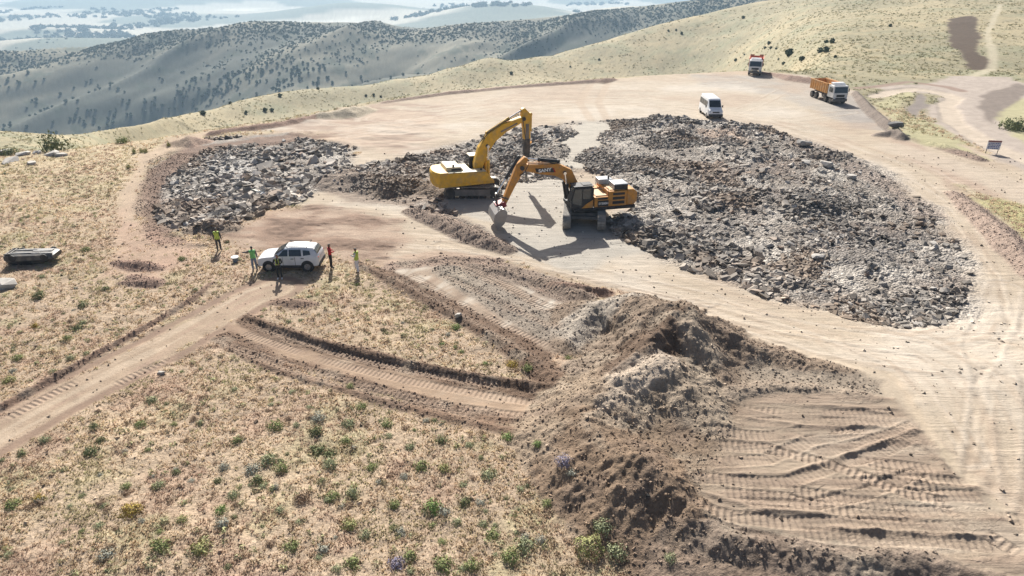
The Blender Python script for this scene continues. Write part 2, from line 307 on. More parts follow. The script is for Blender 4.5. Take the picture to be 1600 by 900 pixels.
# -- terrace of pushed fill, lower right, raised above the grass
ter = poly([(1130, 600), (1260, 610), (1400, 622), (1480, 735), (1600, 830), (1760, 900), (1760, 980), (1560, 905), (1450, 868), (1330, 858), (1220, 838), (1130, 815), (1040, 780), (1030, 740), (1080, 700), (1105, 650)], 8, .7)
TERZ = .75
tz = sst(-1.5, .1, poly([(1130, 610), (1125, 560), (1120, 500), (1120, 330), (1900, 330), (2600, 600), (2600, 1100), (1760, 980), (1560, 905), (1450, 868), (1330, 858), (1220, 838), (1130, 815), (1040, 780), (1030, 740), (1080, 700), (1105, 650)], 8, .7) + .35 * n1 + .2 * n2)
tzf = 1 - sst(22, 36, Y)
lift = tz * TERZ * (1 - sst(25, 38, Y)); grass = grass * (1 - (tz > .02) * (Y < 40))
base = mix(base, TAN, ((tz > .9) & (Y < 40)) * (1 - mp))
slopezone = tz * (1 - sst(-.1, .4, ter)) * (X < 23)
mt = mask(ter, .25, .35)
hgt = hgt * (1 - .3 * tz) + lift
paint(np.clip(sst(.02, .2, tz) * (1 - sst(.93, 1.0, tz)) * (Y < 30), 0, 1), C(.235, .185, .145));  # terrace bank face, painted darker to include its shade
clod = np.maximum(clod, sst(.02, .2, tz) * (1 - sst(.93, 1., tz)) * (Y < 30))
paint(mt, C(.30, .238, .178))
paint(mask(poly([(1120, 515), (1180, 532), (1290, 568), (1390, 598), (1385, 625), (1260, 608), (1140, 612)], 8, .6), .3, .5) * .9, C(.25, .205, .16))
paint(mt * sst(.0, .5, fbm(X * .35, Y, 1.6, 3, 151)) * .8, C(.25, .19, .145))
paint(mt * sst(.05, .4, fbm(X * .3, Y, 1.3, 2, 155)) * .7, C(.42, .345, .27))
stk = fbm(X * .22 + Y * .05, Y * 1.6, 1.0, 4, 159)
base = mix(base, C(.29, .22, .165), mt * sst(.12, .4, stk) * .8); base = mix(base, C(.43, .355, .275), mt * sst(.1, .45, -stk) * .6); hgt += mt * .07 * stk
for pts_ in ([(1130, 745), (1230, 745), (1330, 712), (1440, 672)], [(1085, 772), (1180, 800), (1300, 812)], [(1150, 655), (1260, 672), (1380, 668)], [(1360, 742), (1450, 760), (1540, 768)], [(1240, 640), (1330, 640), (1395, 650)], [(1400, 690), (1440, 700), (1490, 745)], [(1290, 830), (1420, 838), (1560, 845)]):
    idx, lat, al, hv, L = path([(a_, b_, .6) for a_, b_ in pts_], 1.2); m = np.exp(-((lat + .15 * n1[idx]) / .13) ** 2) * sst(-.2, .5, al) * (1 - sst(L - .5, L, al)) * (.5 + np.clip(n2[idx] + .4, 0, 1)); hgt[idx] += .09 * m; base[idx] = mix(base[idx], C(.24, .185, .14), m * .7)
zone = mask(poly([(1120, 515), (1180, 532), (1290, 568), (1390, 598), (1385, 625), (1260, 608), (1140, 612)], 8, .6), .3, .5); hgt += zone * (.10 * n1 + .06 * n2); clod = np.maximum(clod, zone * .55); clod = np.maximum(clod, mt * .45 * (fbm(X * .5, Y, 1.5, 3, 197) > .12))
# skirt of fill spilling to the grass, its near-face shade painted into the colour
ridge([(1005, 760, .8), (1050, 800, .95), (1130, 828, .95), (1220, 848, .9), (1330, 866, .85), (1450, 872, .75), (1560, 905, .75), (1700, 960, .7)], .62, .25, C(.23, .18, .14), .15)
# -- main piles
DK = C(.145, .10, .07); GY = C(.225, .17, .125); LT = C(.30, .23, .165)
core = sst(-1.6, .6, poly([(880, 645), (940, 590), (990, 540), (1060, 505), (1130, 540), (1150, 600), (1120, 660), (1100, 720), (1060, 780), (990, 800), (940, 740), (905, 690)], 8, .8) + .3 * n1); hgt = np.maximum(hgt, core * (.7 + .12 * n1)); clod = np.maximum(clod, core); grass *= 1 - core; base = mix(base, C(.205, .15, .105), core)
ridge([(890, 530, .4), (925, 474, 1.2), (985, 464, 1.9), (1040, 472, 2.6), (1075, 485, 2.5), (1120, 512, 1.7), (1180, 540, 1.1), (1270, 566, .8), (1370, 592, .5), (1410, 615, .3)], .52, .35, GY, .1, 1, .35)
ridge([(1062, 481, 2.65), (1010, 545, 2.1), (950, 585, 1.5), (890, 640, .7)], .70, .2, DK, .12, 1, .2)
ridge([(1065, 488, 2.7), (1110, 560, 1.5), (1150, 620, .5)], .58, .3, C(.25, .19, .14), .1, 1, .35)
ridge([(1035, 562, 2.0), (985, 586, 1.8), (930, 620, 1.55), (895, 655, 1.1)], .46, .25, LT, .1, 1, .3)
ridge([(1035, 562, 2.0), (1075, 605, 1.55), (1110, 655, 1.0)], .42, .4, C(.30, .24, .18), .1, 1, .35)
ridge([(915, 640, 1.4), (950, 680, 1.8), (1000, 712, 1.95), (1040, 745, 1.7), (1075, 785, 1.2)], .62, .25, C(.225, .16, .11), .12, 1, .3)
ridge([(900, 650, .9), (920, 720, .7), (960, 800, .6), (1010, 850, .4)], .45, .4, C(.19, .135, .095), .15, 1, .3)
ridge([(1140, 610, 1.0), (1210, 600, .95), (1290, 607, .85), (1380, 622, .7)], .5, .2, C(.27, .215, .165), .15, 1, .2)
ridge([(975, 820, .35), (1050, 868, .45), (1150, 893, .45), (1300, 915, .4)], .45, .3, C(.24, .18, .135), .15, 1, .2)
# pale caps, gravel streaks on the piles
ps2 = fbm(X, Y, 1.8, 4, 187); base = mix(base, C(.34, .285, .22), clod * sst(.15, .5, ps2) * .5 * (Y < 45)); base = mix(base, C(.17, .125, .095), clod * sst(.1, .45, -ps2) * .5 * (Y < 45))
for pl_, c_ in (([(860, 490), (900, 470), (950, 455), (1000, 462), (960, 490), (900, 520)], C(.40, .35, .29)), ([(960, 590), (1030, 560), (1060, 580), (1000, 620), (940, 640)], C(.46, .38, .30))):
    paint(mask(poly(pl_, 8, 1.3), .4, .6) * .8, c_)
# disturbed ground and pile near the pickup of the left pit, small spoil heaps
ridge([(180, 408, .15), (215, 408, .4), (245, 415, .2)], .6, .15, C(.22, .15, .115)); ridge([(205, 430, .15), (238, 436, .35), (190, 440, .1)], .6, .15, C(.22, .15, .115))
ridge([(300, 355, .3), (330, 345, .6), (360, 352, .3)], .5, .3, C(.24, .185, .14)); ridge([(265, 222, .3), (295, 212, .9), (320, 218, .3)], .5, .3, C(.34, .24, .185))
ridge([(330, 205, .4), (420, 192, .5), (500, 178, .45), (570, 166, .35)], .6, .2, C(.28, .19, .145)); ridge([(600, 158, .2), (700, 143, .35), (800, 134, .3), (950, 122, .5)], .6, .2, C(.27, .2, .16))
ridge([(940, 123, .6), (960, 122, .3)], .6, .2, C(.25, .18, .14)); ridge([(500, 176, .6), (540, 168, 1.0), (570, 166, .6)], .5, .4, C(.42, .36, .27))
ridge([(1195, 112, .3), (1240, 118, .7), (1290, 126, .6)], .5, .3, C(.27, .19, .15)); ridge([(1338, 142, .5), (1360, 165, .7), (1390, 190, .7), (1410, 207, .7)], .9, .2, C(.19, .155, .13))
ridge([(1370, 208, .3), (1395, 202, .7), (1412, 208, .6)], .8, .2, C(.22, .18, .15)); ridge([(640, 325, .3), (690, 338, .6), (740, 358, .7), (790, 382, .4)], .6, .2, C(.25, .19, .15))
ridge([(430, 470, .1), (465, 468, .3), (490, 474, .1)], .5, .2, C(.24, .165, .12)); ridge([(1420, 212, .2), (1480, 225, .5), (1530, 245, .3)], .5, .2, C(.27, .2, .16))
ridge([(540, 262, .5), (600, 285, .9), (650, 280, .7), (690, 300, .3)], .5, .3, C(.22, .17, .13)); ridge([(1490, 300, .2), (1560, 350, .5), (1620, 420, .4)], .45, .3, C(.33, .25, .2))
# smooth dozed strip left of pit 1
paint(mask(poly([(262, 218), (330, 205), (300, 225), (240, 255), (215, 300), (215, 350), (190, 360), (185, 300), (215, 245)]), .6, 1.0) * .8, C(.37, .28, .205))
paint(mask(poly([(180, 330), (260, 370), (330, 385), (300, 410), (230, 445), (180, 420)]), .8, 1.6) * .55, C(.34, .225, .17))
# -- upper right: bare patch, winding track, spoil
def band(pts, wid, col, amt=1.0, soft=.5, dep=0.0):
    global hgt
    idx, lat, al, hv, L = path(pts, wid + 2.5); m = (1 - sst(wid - soft, wid + soft, np.abs(lat) + .6 * n1[idx])) * amt
    base[idx] = mix(base[idx], col, m); grass[idx] *= 1 - m; hgt[idx] -= dep * m
paint(mask(poly([(1480, 40), (1520, 38), (1530, 65), (1528, 80), (1552, 92), (1545, 104), (1515, 102), (1505, 82), (1482, 72)], 14), .6, 1.2), C(.085, .06, .042))
paint(mask(poly([(1360, 135), (1440, 132), (1500, 118), (1580, 120), (1640, 150), (1600, 205), (1640, 280), (1560, 250), (1480, 205), (1440, 175), (1480, 150), (1400, 142)]), .8, 1.6), C(.36, .305, .26))
for pp in ([(1390, 205), (1480, 208), (1545, 250), (1440, 228)], [(1365, 160), (1420, 142), (1428, 150), (1395, 175), (1440, 185), (1540, 235), (1420, 205)], [(1545, 180), (1600, 150), (1660, 150), (1660, 260), (1590, 215)]):
    mg = mask(poly(pp), .5, 1.0); base = mix(base, C(.36, .33, .20), mg)
paint(mask(poly([(1440, 145), (1450, 165), (1430, 185), (1412, 172)]), .4, .8), C(.21, .18, .16)); paint(mask(poly([(1530, 150), (1590, 130), (1620, 140), (1560, 175), (1552, 195), (1535, 185)]), .5, .9), C(.20, .165, .14))
band([(1368, 150), (1395, 142), (1430, 138), (1478, 146), (1490, 152), (1478, 165), (1490, 190), (1540, 222), (1600, 248), (1680, 280)], 1.25, C(.44, .37, .295), 1, .4, .15)
band([(1565, -8), (1556, 30), (1540, 60), (1553, 85), (1552, 100), (1520, 118)], .8, C(.42, .37, .27), .7, .5)
band([(1340, 138), (1365, 136), (1420, 128), (1480, 136), (1500, 142)], .9, C(.24, .17, .135), .9, .4)
band([(1400, 232), (1500, 262), (1600, 300), (1700, 345)], 2.2, C(.43, .36, .285), .8, .8)
# -- crawler tread prints: furrow, side lip and grouser bars
ph = np.zeros(len(X)); tm = np.zeros(len(X))
def tread(pts, wid=.30, dep=.07, lift_=0.0):
    global hgt
    pts = [(p[0], p[1], lift_) for p in pts]
    idx, lat, al, hv, L = path(pts, 1.4)
    e = sst(-.2, .3, al) * (1 - sst(L - .3, L + .2, al)); wbl = .05 * n1[idx]
    m = (1 - sst(wid - .04, wid + .05, np.abs(lat + wbl))) * e * (sst(-.35, -.05, n1[idx] + .5 * n2[idx] + (.1 if lift_ else .25)))
    lip = np.exp(-((np.abs(lat + wbl) - wid - .09) / .07) ** 2) * e * (0.6 + n2[idx])
    bar = sst(-.4, .6, np.sin(al * 2 * math.pi / .25)) * (.6 + .8 * np.clip(.5 + n1[idx] + n2[idx], 0, 1))
    hgt[idx] += m * (-dep * .5 + .018 * bar) + lip * .022
    ph[idx] = np.where(m > tm[idx], al, ph[idx]); tm[idx] = np.maximum(tm[idx], m)
    base[idx] = mix(base[idx], C(.30, .225, .17), m * .4)
TR = [[(1120, 700), (1200, 705), (1300, 730), (1400, 770), (1480, 790)], [(1160, 790), (1260, 795), (1350, 775), (1440, 740)], [(1480, 800), (1540, 840), (1590, 870)], [(1250, 838), (1340, 846), (1460, 848), (1560, 860)], [(1159, 634), (1222, 650), (1285, 651), (1407, 650)], [(1113, 681), (1197, 686), (1285, 676), (1355, 672)], [(1108, 728), (1197, 722), (1267, 692), (1345, 678)],
      [(1078, 750), (1155, 757), (1232, 758), (1302, 732), (1372, 712), (1425, 686)], [(1236, 772), (1335, 788), (1400, 792)], [(1071, 795), (1145, 812), (1232, 823), (1372, 822), (1425, 826)],
      [(1362, 739), (1442, 753), (1512, 760)], [(1407, 776), (1530, 781)], [(1435, 830), (1600, 828)], [(1390, 800), (1495, 806), (1600, 818)], [(1300, 760), (1400, 758), (1470, 768)],
      [(1270, 712), (1340, 700), (1400, 680), (1430, 668)], [(1180, 664), (1290, 662), (1400, 664)], [(1130, 775), (1230, 784), (1330, 806), (1430, 812)], [(1330, 722), (1390, 730), (1460, 738)]]
for t_ in TR: tread(t_, .3, .07, .6)
for t_ in ([(640, 428), (700, 465), (780, 505), (862, 542)], [(672, 420), (740, 452), (820, 492), (880, 520)], [(700, 408), (760, 428), (830, 466), (895, 495)], [(755, 410), (830, 436), (900, 466)],
           [(400, 510), (520, 550), (640, 580), (780, 604)], [(330, 530), (450, 570), (600, 610), (700, 635), (870, 658)], [(10, 655), (70, 622), (120, 596)], [(590, 440), (640, 470), (700, 500)],
           [(1140, 530), (1200, 560), (1270, 585)], [(380, 520), (500, 562), (640, 596), (780, 622), (860, 632)], [(360, 545), (480, 588), (620, 622), (740, 648)], [(440, 528), (560, 560), (700, 588), (840, 612)], [(620, 436), (690, 476), (770, 522), (840, 562)], [(720, 420), (800, 455), (860, 490)], [(180, 602), (260, 562)], [(1150, 548), (1210, 580), (1260, 598)]):
    tread(t_, .27, .06)
# general roughness
hgt += grass * (.10 * n1 + .07 * n2 + .03 * n4) * (1 - fl) + clod * (.03 * n2 + .045 * n4) + mp * (1 - rub) * (.02 * n1 + .015 * n2) + rub * (.16 * n2 + .10 * n4)
hgt += sst(70, 120, Y) * grass * .25 * n1 * (1 - sst(200, 250, Y))
base = base * (1 + .22 * n2[:, None] * (1 - .5 * mp[:, None]))
Z += hgt
GZ = Z.reshape(NL, NU)
def zat(x, y):
    u = x / y; l = math.log(y); j = int(np.searchsorted(us, u)) - 1; i = int(np.searchsorted(ly, l)) - 1
    j = min(max(j, 0), NU - 2); i = min(max(i, 0), NL - 2)
    a = (u - us[j]) / (us[j + 1] - us[j]); b = (l - ly[i]) / (ly[i + 1] - ly[i])
    return float((GZ[i, j] * (1 - a) + GZ[i, j + 1] * a) * (1 - b) + (GZ[i + 1, j] * (1 - a) + GZ[i + 1, j + 1] * a) * b)
def ix(x, y):
    u = x / y; l = np.log(y)
    j = np.clip(np.searchsorted(us, u) - 1, 0, NU - 2); i = np.clip(np.searchsorted(ly, l) - 1, 0, NL - 2)
    return i, j
def zats(x, y):
    i, j = ix(x, y); a = np.clip((x / y - us[j]) / (us[j + 1] - us[j]), 0, 1); b = np.clip((np.log(y) - ly[i]) / (ly[i + 1] - ly[i]), 0, 1)
    return (GZ[i, j] * (1 - a) + GZ[i, j + 1] * a) * (1 - b) + (GZ[i + 1, j] * (1 - a) + GZ[i + 1, j + 1] * a) * b
def field(f, x, y):
    i, j = ix(x, y); return f.reshape(NL, NU)[i, j]
# ---------------------------------------------------------------- mesh helpers
def mesh_np(name, verts, loops, nper, smooth=False):
    me = bpy.data.meshes.new(name); nv = len(verts); nf = len(loops) // nper
    me.vertices.add(nv); me.vertices.foreach_set('co', np.asarray(verts, np.float32).ravel())
    me.loops.add(len(loops)); me.loops.foreach_set('vertex_index', np.asarray(loops, np.int32))
    me.polygons.add(nf); me.polygons.foreach_set('loop_start', np.arange(0, nf * nper, nper, dtype=np.int32))
    me.polygons.foreach_set('loop_total', np.full(nf, nper, np.int32))
    me.polygons.foreach_set('use_smooth', np.full(nf, smooth, bool))
    me.update(calc_edges=True); return me
def cattr(me, name, arr):
    a = me.attributes.new(name, 'FLOAT_COLOR', 'POINT')
    if arr.shape[1] == 3: arr = np.hstack([arr, np.ones((len(arr), 1))])
    a.data.foreach_set('color', np.asarray(arr, np.float32).ravel())
def tag(o, label=None, cat=None, group=None, kind=None):
    for k, v in (('label', label), ('category', cat), ('group', group), ('kind', kind)):
        if v: o[k] = v
    return o
def link(name, me, mat=None, parent=None, loc=None):
    o = bpy.data.objects.new(name, me)
    if mat is not None:
        for m_ in (mat if isinstance(mat, (list, tuple)) else [mat]): me.materials.append(m_)
    scn.collection.objects.link(o)
    if parent: o.parent = parent
    if loc: o.location = loc
    return o
# ---------------------------------------------------------------- materials
def nt(name):
    m = bpy.data.materials.new(name); m.use_nodes = True; n = m.node_tree.nodes; l = m.node_tree.links
    return m, n, l, n['Principled BSDF']
def math_n(n, l, op, a, b=None, c=None):
    q_ = n.new('ShaderNodeMath'); q_.operation = op
    for i, v in enumerate((a, b, c)):
        if v is None: continue
        if isinstance(v, (int, float)): q_.inputs[i].default_value = v
        else: l.new(v, q_.inputs[i])
    return q_.outputs[0]
def terrain_mat():
    m, n, l, bs = nt('ground_mix')
    col = n.new('ShaderNodeAttribute'); col.attribute_name = 'Col'; mk = n.new('ShaderNodeAttribute'); mk.attribute_name = 'Msk'
    tr = n.new('ShaderNodeAttribute'); tr.attribute_name = 'Trk'
    sm = n.new('ShaderNodeSeparateColor'); l.new(mk.outputs['Color'], sm.inputs[0]); st = n.new('ShaderNodeSeparateColor'); l.new(tr.outputs['Color'], st.inputs[0])
    geo = n.new('ShaderNodeNewGeometry')
    def noise(sc, det=3, rough=.6):
        q_ = n.new('ShaderNodeTexNoise'); q_.inputs['Scale'].default_value = sc; q_.inputs['Detail'].default_value = det; q_.inputs['Roughness'].default_value = rough
        l.new(geo.outputs['Position'], q_.inputs['Vector']); return q_.outputs[0]
    nf = noise(7.0, 4, .7); nm = noise(1.3, 3); nc = noise(26.0, 2)
    vo = n.new('ShaderNodeTexVoronoi'); vo.inputs['Scale'].default_value = 6.5; l.new(geo.outputs['Position'], vo.inputs['Vector'])
    sv = n.new('ShaderNodeSeparateColor'); l.new(vo.outputs['Color'], sv.inputs[0])
    # brightness variation: speckle everywhere, broken stone cells on rubble
    g1 = math_n(n, l, 'MULTIPLY', math_n(n, l, 'SUBTRACT', nf, .5), 1.5); g2 = math_n(n, l, 'MULTIPLY', math_n(n, l, 'SUBTRACT', nm, .5), .5); g3 = math_n(n, l, 'MULTIPLY', math_n(n, l, 'SUBTRACT', nc, .5), .6)
    amt = math_n(n, l, 'ADD', .30, math_n(n, l, 'MULTIPLY', sm.outputs[1], .9)); amt = math_n(n, l, 'ADD', amt, math_n(n, l, 'MULTIPLY', sm.outputs[2], .6))
    v = math_n(n, l, 'MULTIPLY', math_n(n, l, 'ADD', math_n(n, l, 'ADD', g1, g2), g3), amt)
    rv = math_n(n, l, 'MULTIPLY', math_n(n, l, 'SUBTRACT', sv.outputs[0], .45), math_n(n, l, 'MULTIPLY', sm.outputs[0], .9))
    mp_ = n.new('ShaderNodeMapping'); mp_.inputs['Scale'].default_value = (.22, 1.9, .5); mp_.inputs['Rotation'].default_value = (0, 0, .12); l.new(geo.outputs['Position'], mp_.inputs['Vector'])
    ns_ = n.new('ShaderNodeTexNoise'); ns_.inputs['Scale'].default_value = 1.0; ns_.inputs['Detail'].default_value = 7; ns_.inputs['Roughness'].default_value = .72; ns_.inputs['Distortion'].default_value = .5; l.new(mp_.outputs[0], ns_.inputs['Vector'])
    v = math_n(n, l, 'ADD', v, math_n(n, l, 'MULTIPLY', math_n(n, l, 'MULTIPLY', math_n(n, l, 'SUBTRACT', ns_.outputs[0], .5), .75), st.outputs[2]))
    tot = math_n(n, l, 'MAXIMUM', math_n(n, l, 'ADD', math_n(n, l, 'ADD', 1.0, v), rv), .25)
    mx = n.new('ShaderNodeVectorMath'); mx.operation = 'SCALE'; l.new(col.outputs['Color'], mx.inputs[0]); l.new(tot, mx.inputs['Scale'])
    l.new(mx.outputs[0], bs.inputs['Base Color']); bs.inputs['Roughness'].default_value = .9; bs.inputs['Specular IOR Level'].default_value = .15
    # relief
    bar = math_n(n, l, 'SINE', math_n(n, l, 'MULTIPLY', st.outputs[0], 2 * math.pi / .25)); bar = math_n(n, l, 'MULTIPLY', math_n(n, l, 'MULTIPLY', bar, st.outputs[1]), .011)
    h = math_n(n, l, 'MULTIPLY', nf, math_n(n, l, 'ADD', .03, math_n(n, l, 'MULTIPLY', math_n(n, l, 'ADD', sm.outputs[1], sm.outputs[2]), .07)))
    h = math_n(n, l, 'ADD', h, math_n(n, l, 'MULTIPLY', nc, .012)); h = math_n(n, l, 'ADD', h, math_n(n, l, 'MULTIPLY', math_n(n, l, 'MULTIPLY', ns_.outputs[0], st.outputs[2]), .12)); h = math_n(n, l, 'ADD', h, bar)
    h = math_n(n, l, 'ADD', h, math_n(n, l, 'MULTIPLY', math_n(n, l, 'MULTIPLY', vo.outputs['Distance'], sm.outputs[0]), -.16))
    bp = n.new('ShaderNodeBump'); bp.inputs['Strength'].default_value = .9; bp.inputs['Distance'].default_value = 1.0; l.new(h, bp.inputs['Height']); l.new(bp.outputs[0], bs.inputs['Normal'])
    return m
I = (np.arange(NL - 1)[:, None] * NU + np.arange(NU - 1)[None, :]).ravel()
loops = np.stack([I, I + 1, I + NU + 1, I + NU], 1).ravel()
me = mesh_np('terrain', np.stack([X, Y, Z], 1), loops, 4, True)
cattr(me, 'Col', np.clip(base, .02, .8)); cattr(me, 'Msk', np.stack([rub, grass, clod], 1)); cattr(me, 'Trk', np.stack([ph, tm, np.clip(mp + .8 * mt, 0, 1)], 1))
tag(link('terrain', me, terrain_mat()), kind='structure')
def simple(name, col, rough=.5, metal=0.0, var=.12, scale=3.0, dirt=0.0, dirtc=(.32, .26, .2), spec=.5, coat=0.0):
    m, n, l, bs = nt(name)
    tc = n.new('ShaderNodeTexCoord'); no = n.new('ShaderNodeTexNoise'); no.inputs['Scale'].default_value = scale; no.inputs['Detail'].default_value = 4
    l.new(tc.outputs['Object'], no.inputs['Vector'])
    rp = n.new('ShaderNodeValToRGB'); c = np.array(col)
    rp.color_ramp.elements[0].position = .3; rp.color_ramp.elements[1].position = .7
    rp.color_ramp.elements[0].color = (*(c * (1 - var)), 1); rp.color_ramp.elements[1].color = (*np.clip(c * (1 + var), 0, 1), 1); l.new(no.outputs[0], rp.inputs[0]); out = rp.outputs[0]
    if dirt:
        n2_ = n.new('ShaderNodeTexNoise'); n2_.inputs['Scale'].default_value = scale * .6; n2_.inputs['Detail'].default_value = 6; l.new(tc.outputs['Object'], n2_.inputs['Vector'])
        mr = n.new('ShaderNodeMapRange'); mr.inputs[1].default_value = .45; mr.inputs[2].default_value = .72; mr.inputs[4].default_value = dirt; l.new(n2_.outputs[0], mr.inputs[0])
        mxx = n.new('ShaderNodeMix'); mxx.data_type = 'RGBA'; l.new(mr.outputs[0], mxx.inputs[0]); l.new(out, mxx.inputs[6]); mxx.inputs[7].default_value = (*dirtc, 1); out = mxx.outputs[2]
    l.new(out, bs.inputs['Base Color']); bs.inputs['Roughness'].default_value = rough; bs.inputs['Metallic'].default_value = metal
    bs.inputs['Specular IOR Level'].default_value = spec; bs.inputs['Coat Weight'].default_value = coat
    return m
def attr_mat(name, rough=.85, trans=0.0, attr='Col'):
    m, n, l, bs = nt(name); a = n.new('ShaderNodeAttribute'); a.attribute_name = attr
    l.new(a.outputs['Color'], bs.inputs['Base Color']); bs.inputs['Roughness'].default_value = rough; bs.inputs['Specular IOR Level'].default_value = .2
    if trans:
        t = n.new('ShaderNodeBsdfTranslucent'); l.new(a.outputs['Color'], t.inputs[0]); mx = n.new('ShaderNodeMixShader'); mx.inputs[0].default_value = trans
        l.new(bs.outputs[0], mx.inputs[1]); l.new(t.outputs[0], mx.inputs[2]); l.new(mx.outputs[0], n['Material Output'].inputs[0])
    return m
M = {
 'ochre': simple('orange_paint', (.60, .265, .04), .6, dirt=.65, dirtc=(.33, .21, .12), scale=5), 'ochre_top': simple('pale_orange_paint', (.66, .42, .20), .5, dirt=.5),
 'yellow': simple('yellow_paint', (.76, .44, .035), .6, dirt=.65, dirtc=(.36, .26, .14)), 'cream': simple('cream_paint', (.70, .62, .42), .4, dirt=.25),
 'black': simple('black_paint', (.022, .022, .024), .65, dirt=.3, dirtc=(.16, .14, .12)), 'dark': simple('dark_steel', (.06, .057, .055), .55, .3, dirt=.4), 'track': simple('dusty_track_steel', (.25, .23, .205), .6, .2, dirt=.7, dirtc=(.45, .40, .34), scale=8),
 'tfrm': simple('dusty_frame', (.17, .155, .14), .75, dirt=.5, dirtc=(.36, .31, .26)), 'worn': simple('worn_bucket_steel', (.34, .325, .31), .45, .4, dirt=.5, dirtc=(.42, .37, .31)), 'rod': simple('chrome_rod', (.75, .75, .75), .2, .9),
 'glass': simple('dark_glass', (.03, .04, .045), .06, spec=.8), 'grey': simple('grey_cover', (.40, .42, .44), .4, dirt=.2), 'white': simple('white_paint', (.80, .81, .82), .3, var=.03, coat=.3, dirt=.16), 'wtruck': simple('white_cab_paint', (.72, .72, .71), .35, var=.05, dirt=.2),
 'tyre': simple('tyre_rubber', (.03, .029, .028), .9, dirt=.4, dirtc=(.2, .17, .14)), 'rim': simple('alloy_rim', (.35, .35, .36), .35, .6), 'trim': simple('black_plastic', (.035, .035, .037), .6), 'red': simple('dark_red_paint', (.30, .03, .04), .5),
 'ored': simple('orange_red_paint', (.58, .17, .09), .55, dirt=.3), 'obody': simple('orange_tipper_paint', (.66, .33, .09), .5, dirt=.45, dirtc=(.5, .42, .32)), 'lampred': simple('red_lens', (.45, .02, .02), .25), 'lampclr': simple('clear_lens', (.6, .62, .65), .15), 'decal': simple('black_decal', (.015, .015, .017), .4), 'wlet': simple('white_lettering', (.8, .8, .8), .5, var=.02), 'blue': simple('blue_lettering', (.04, .07, .30), .5),
 'pumpk': simple('amber_lens', (.7, .3, .03), .3), 'engine': simple('charcoal_grille', (.045, .043, .04), .7),
}
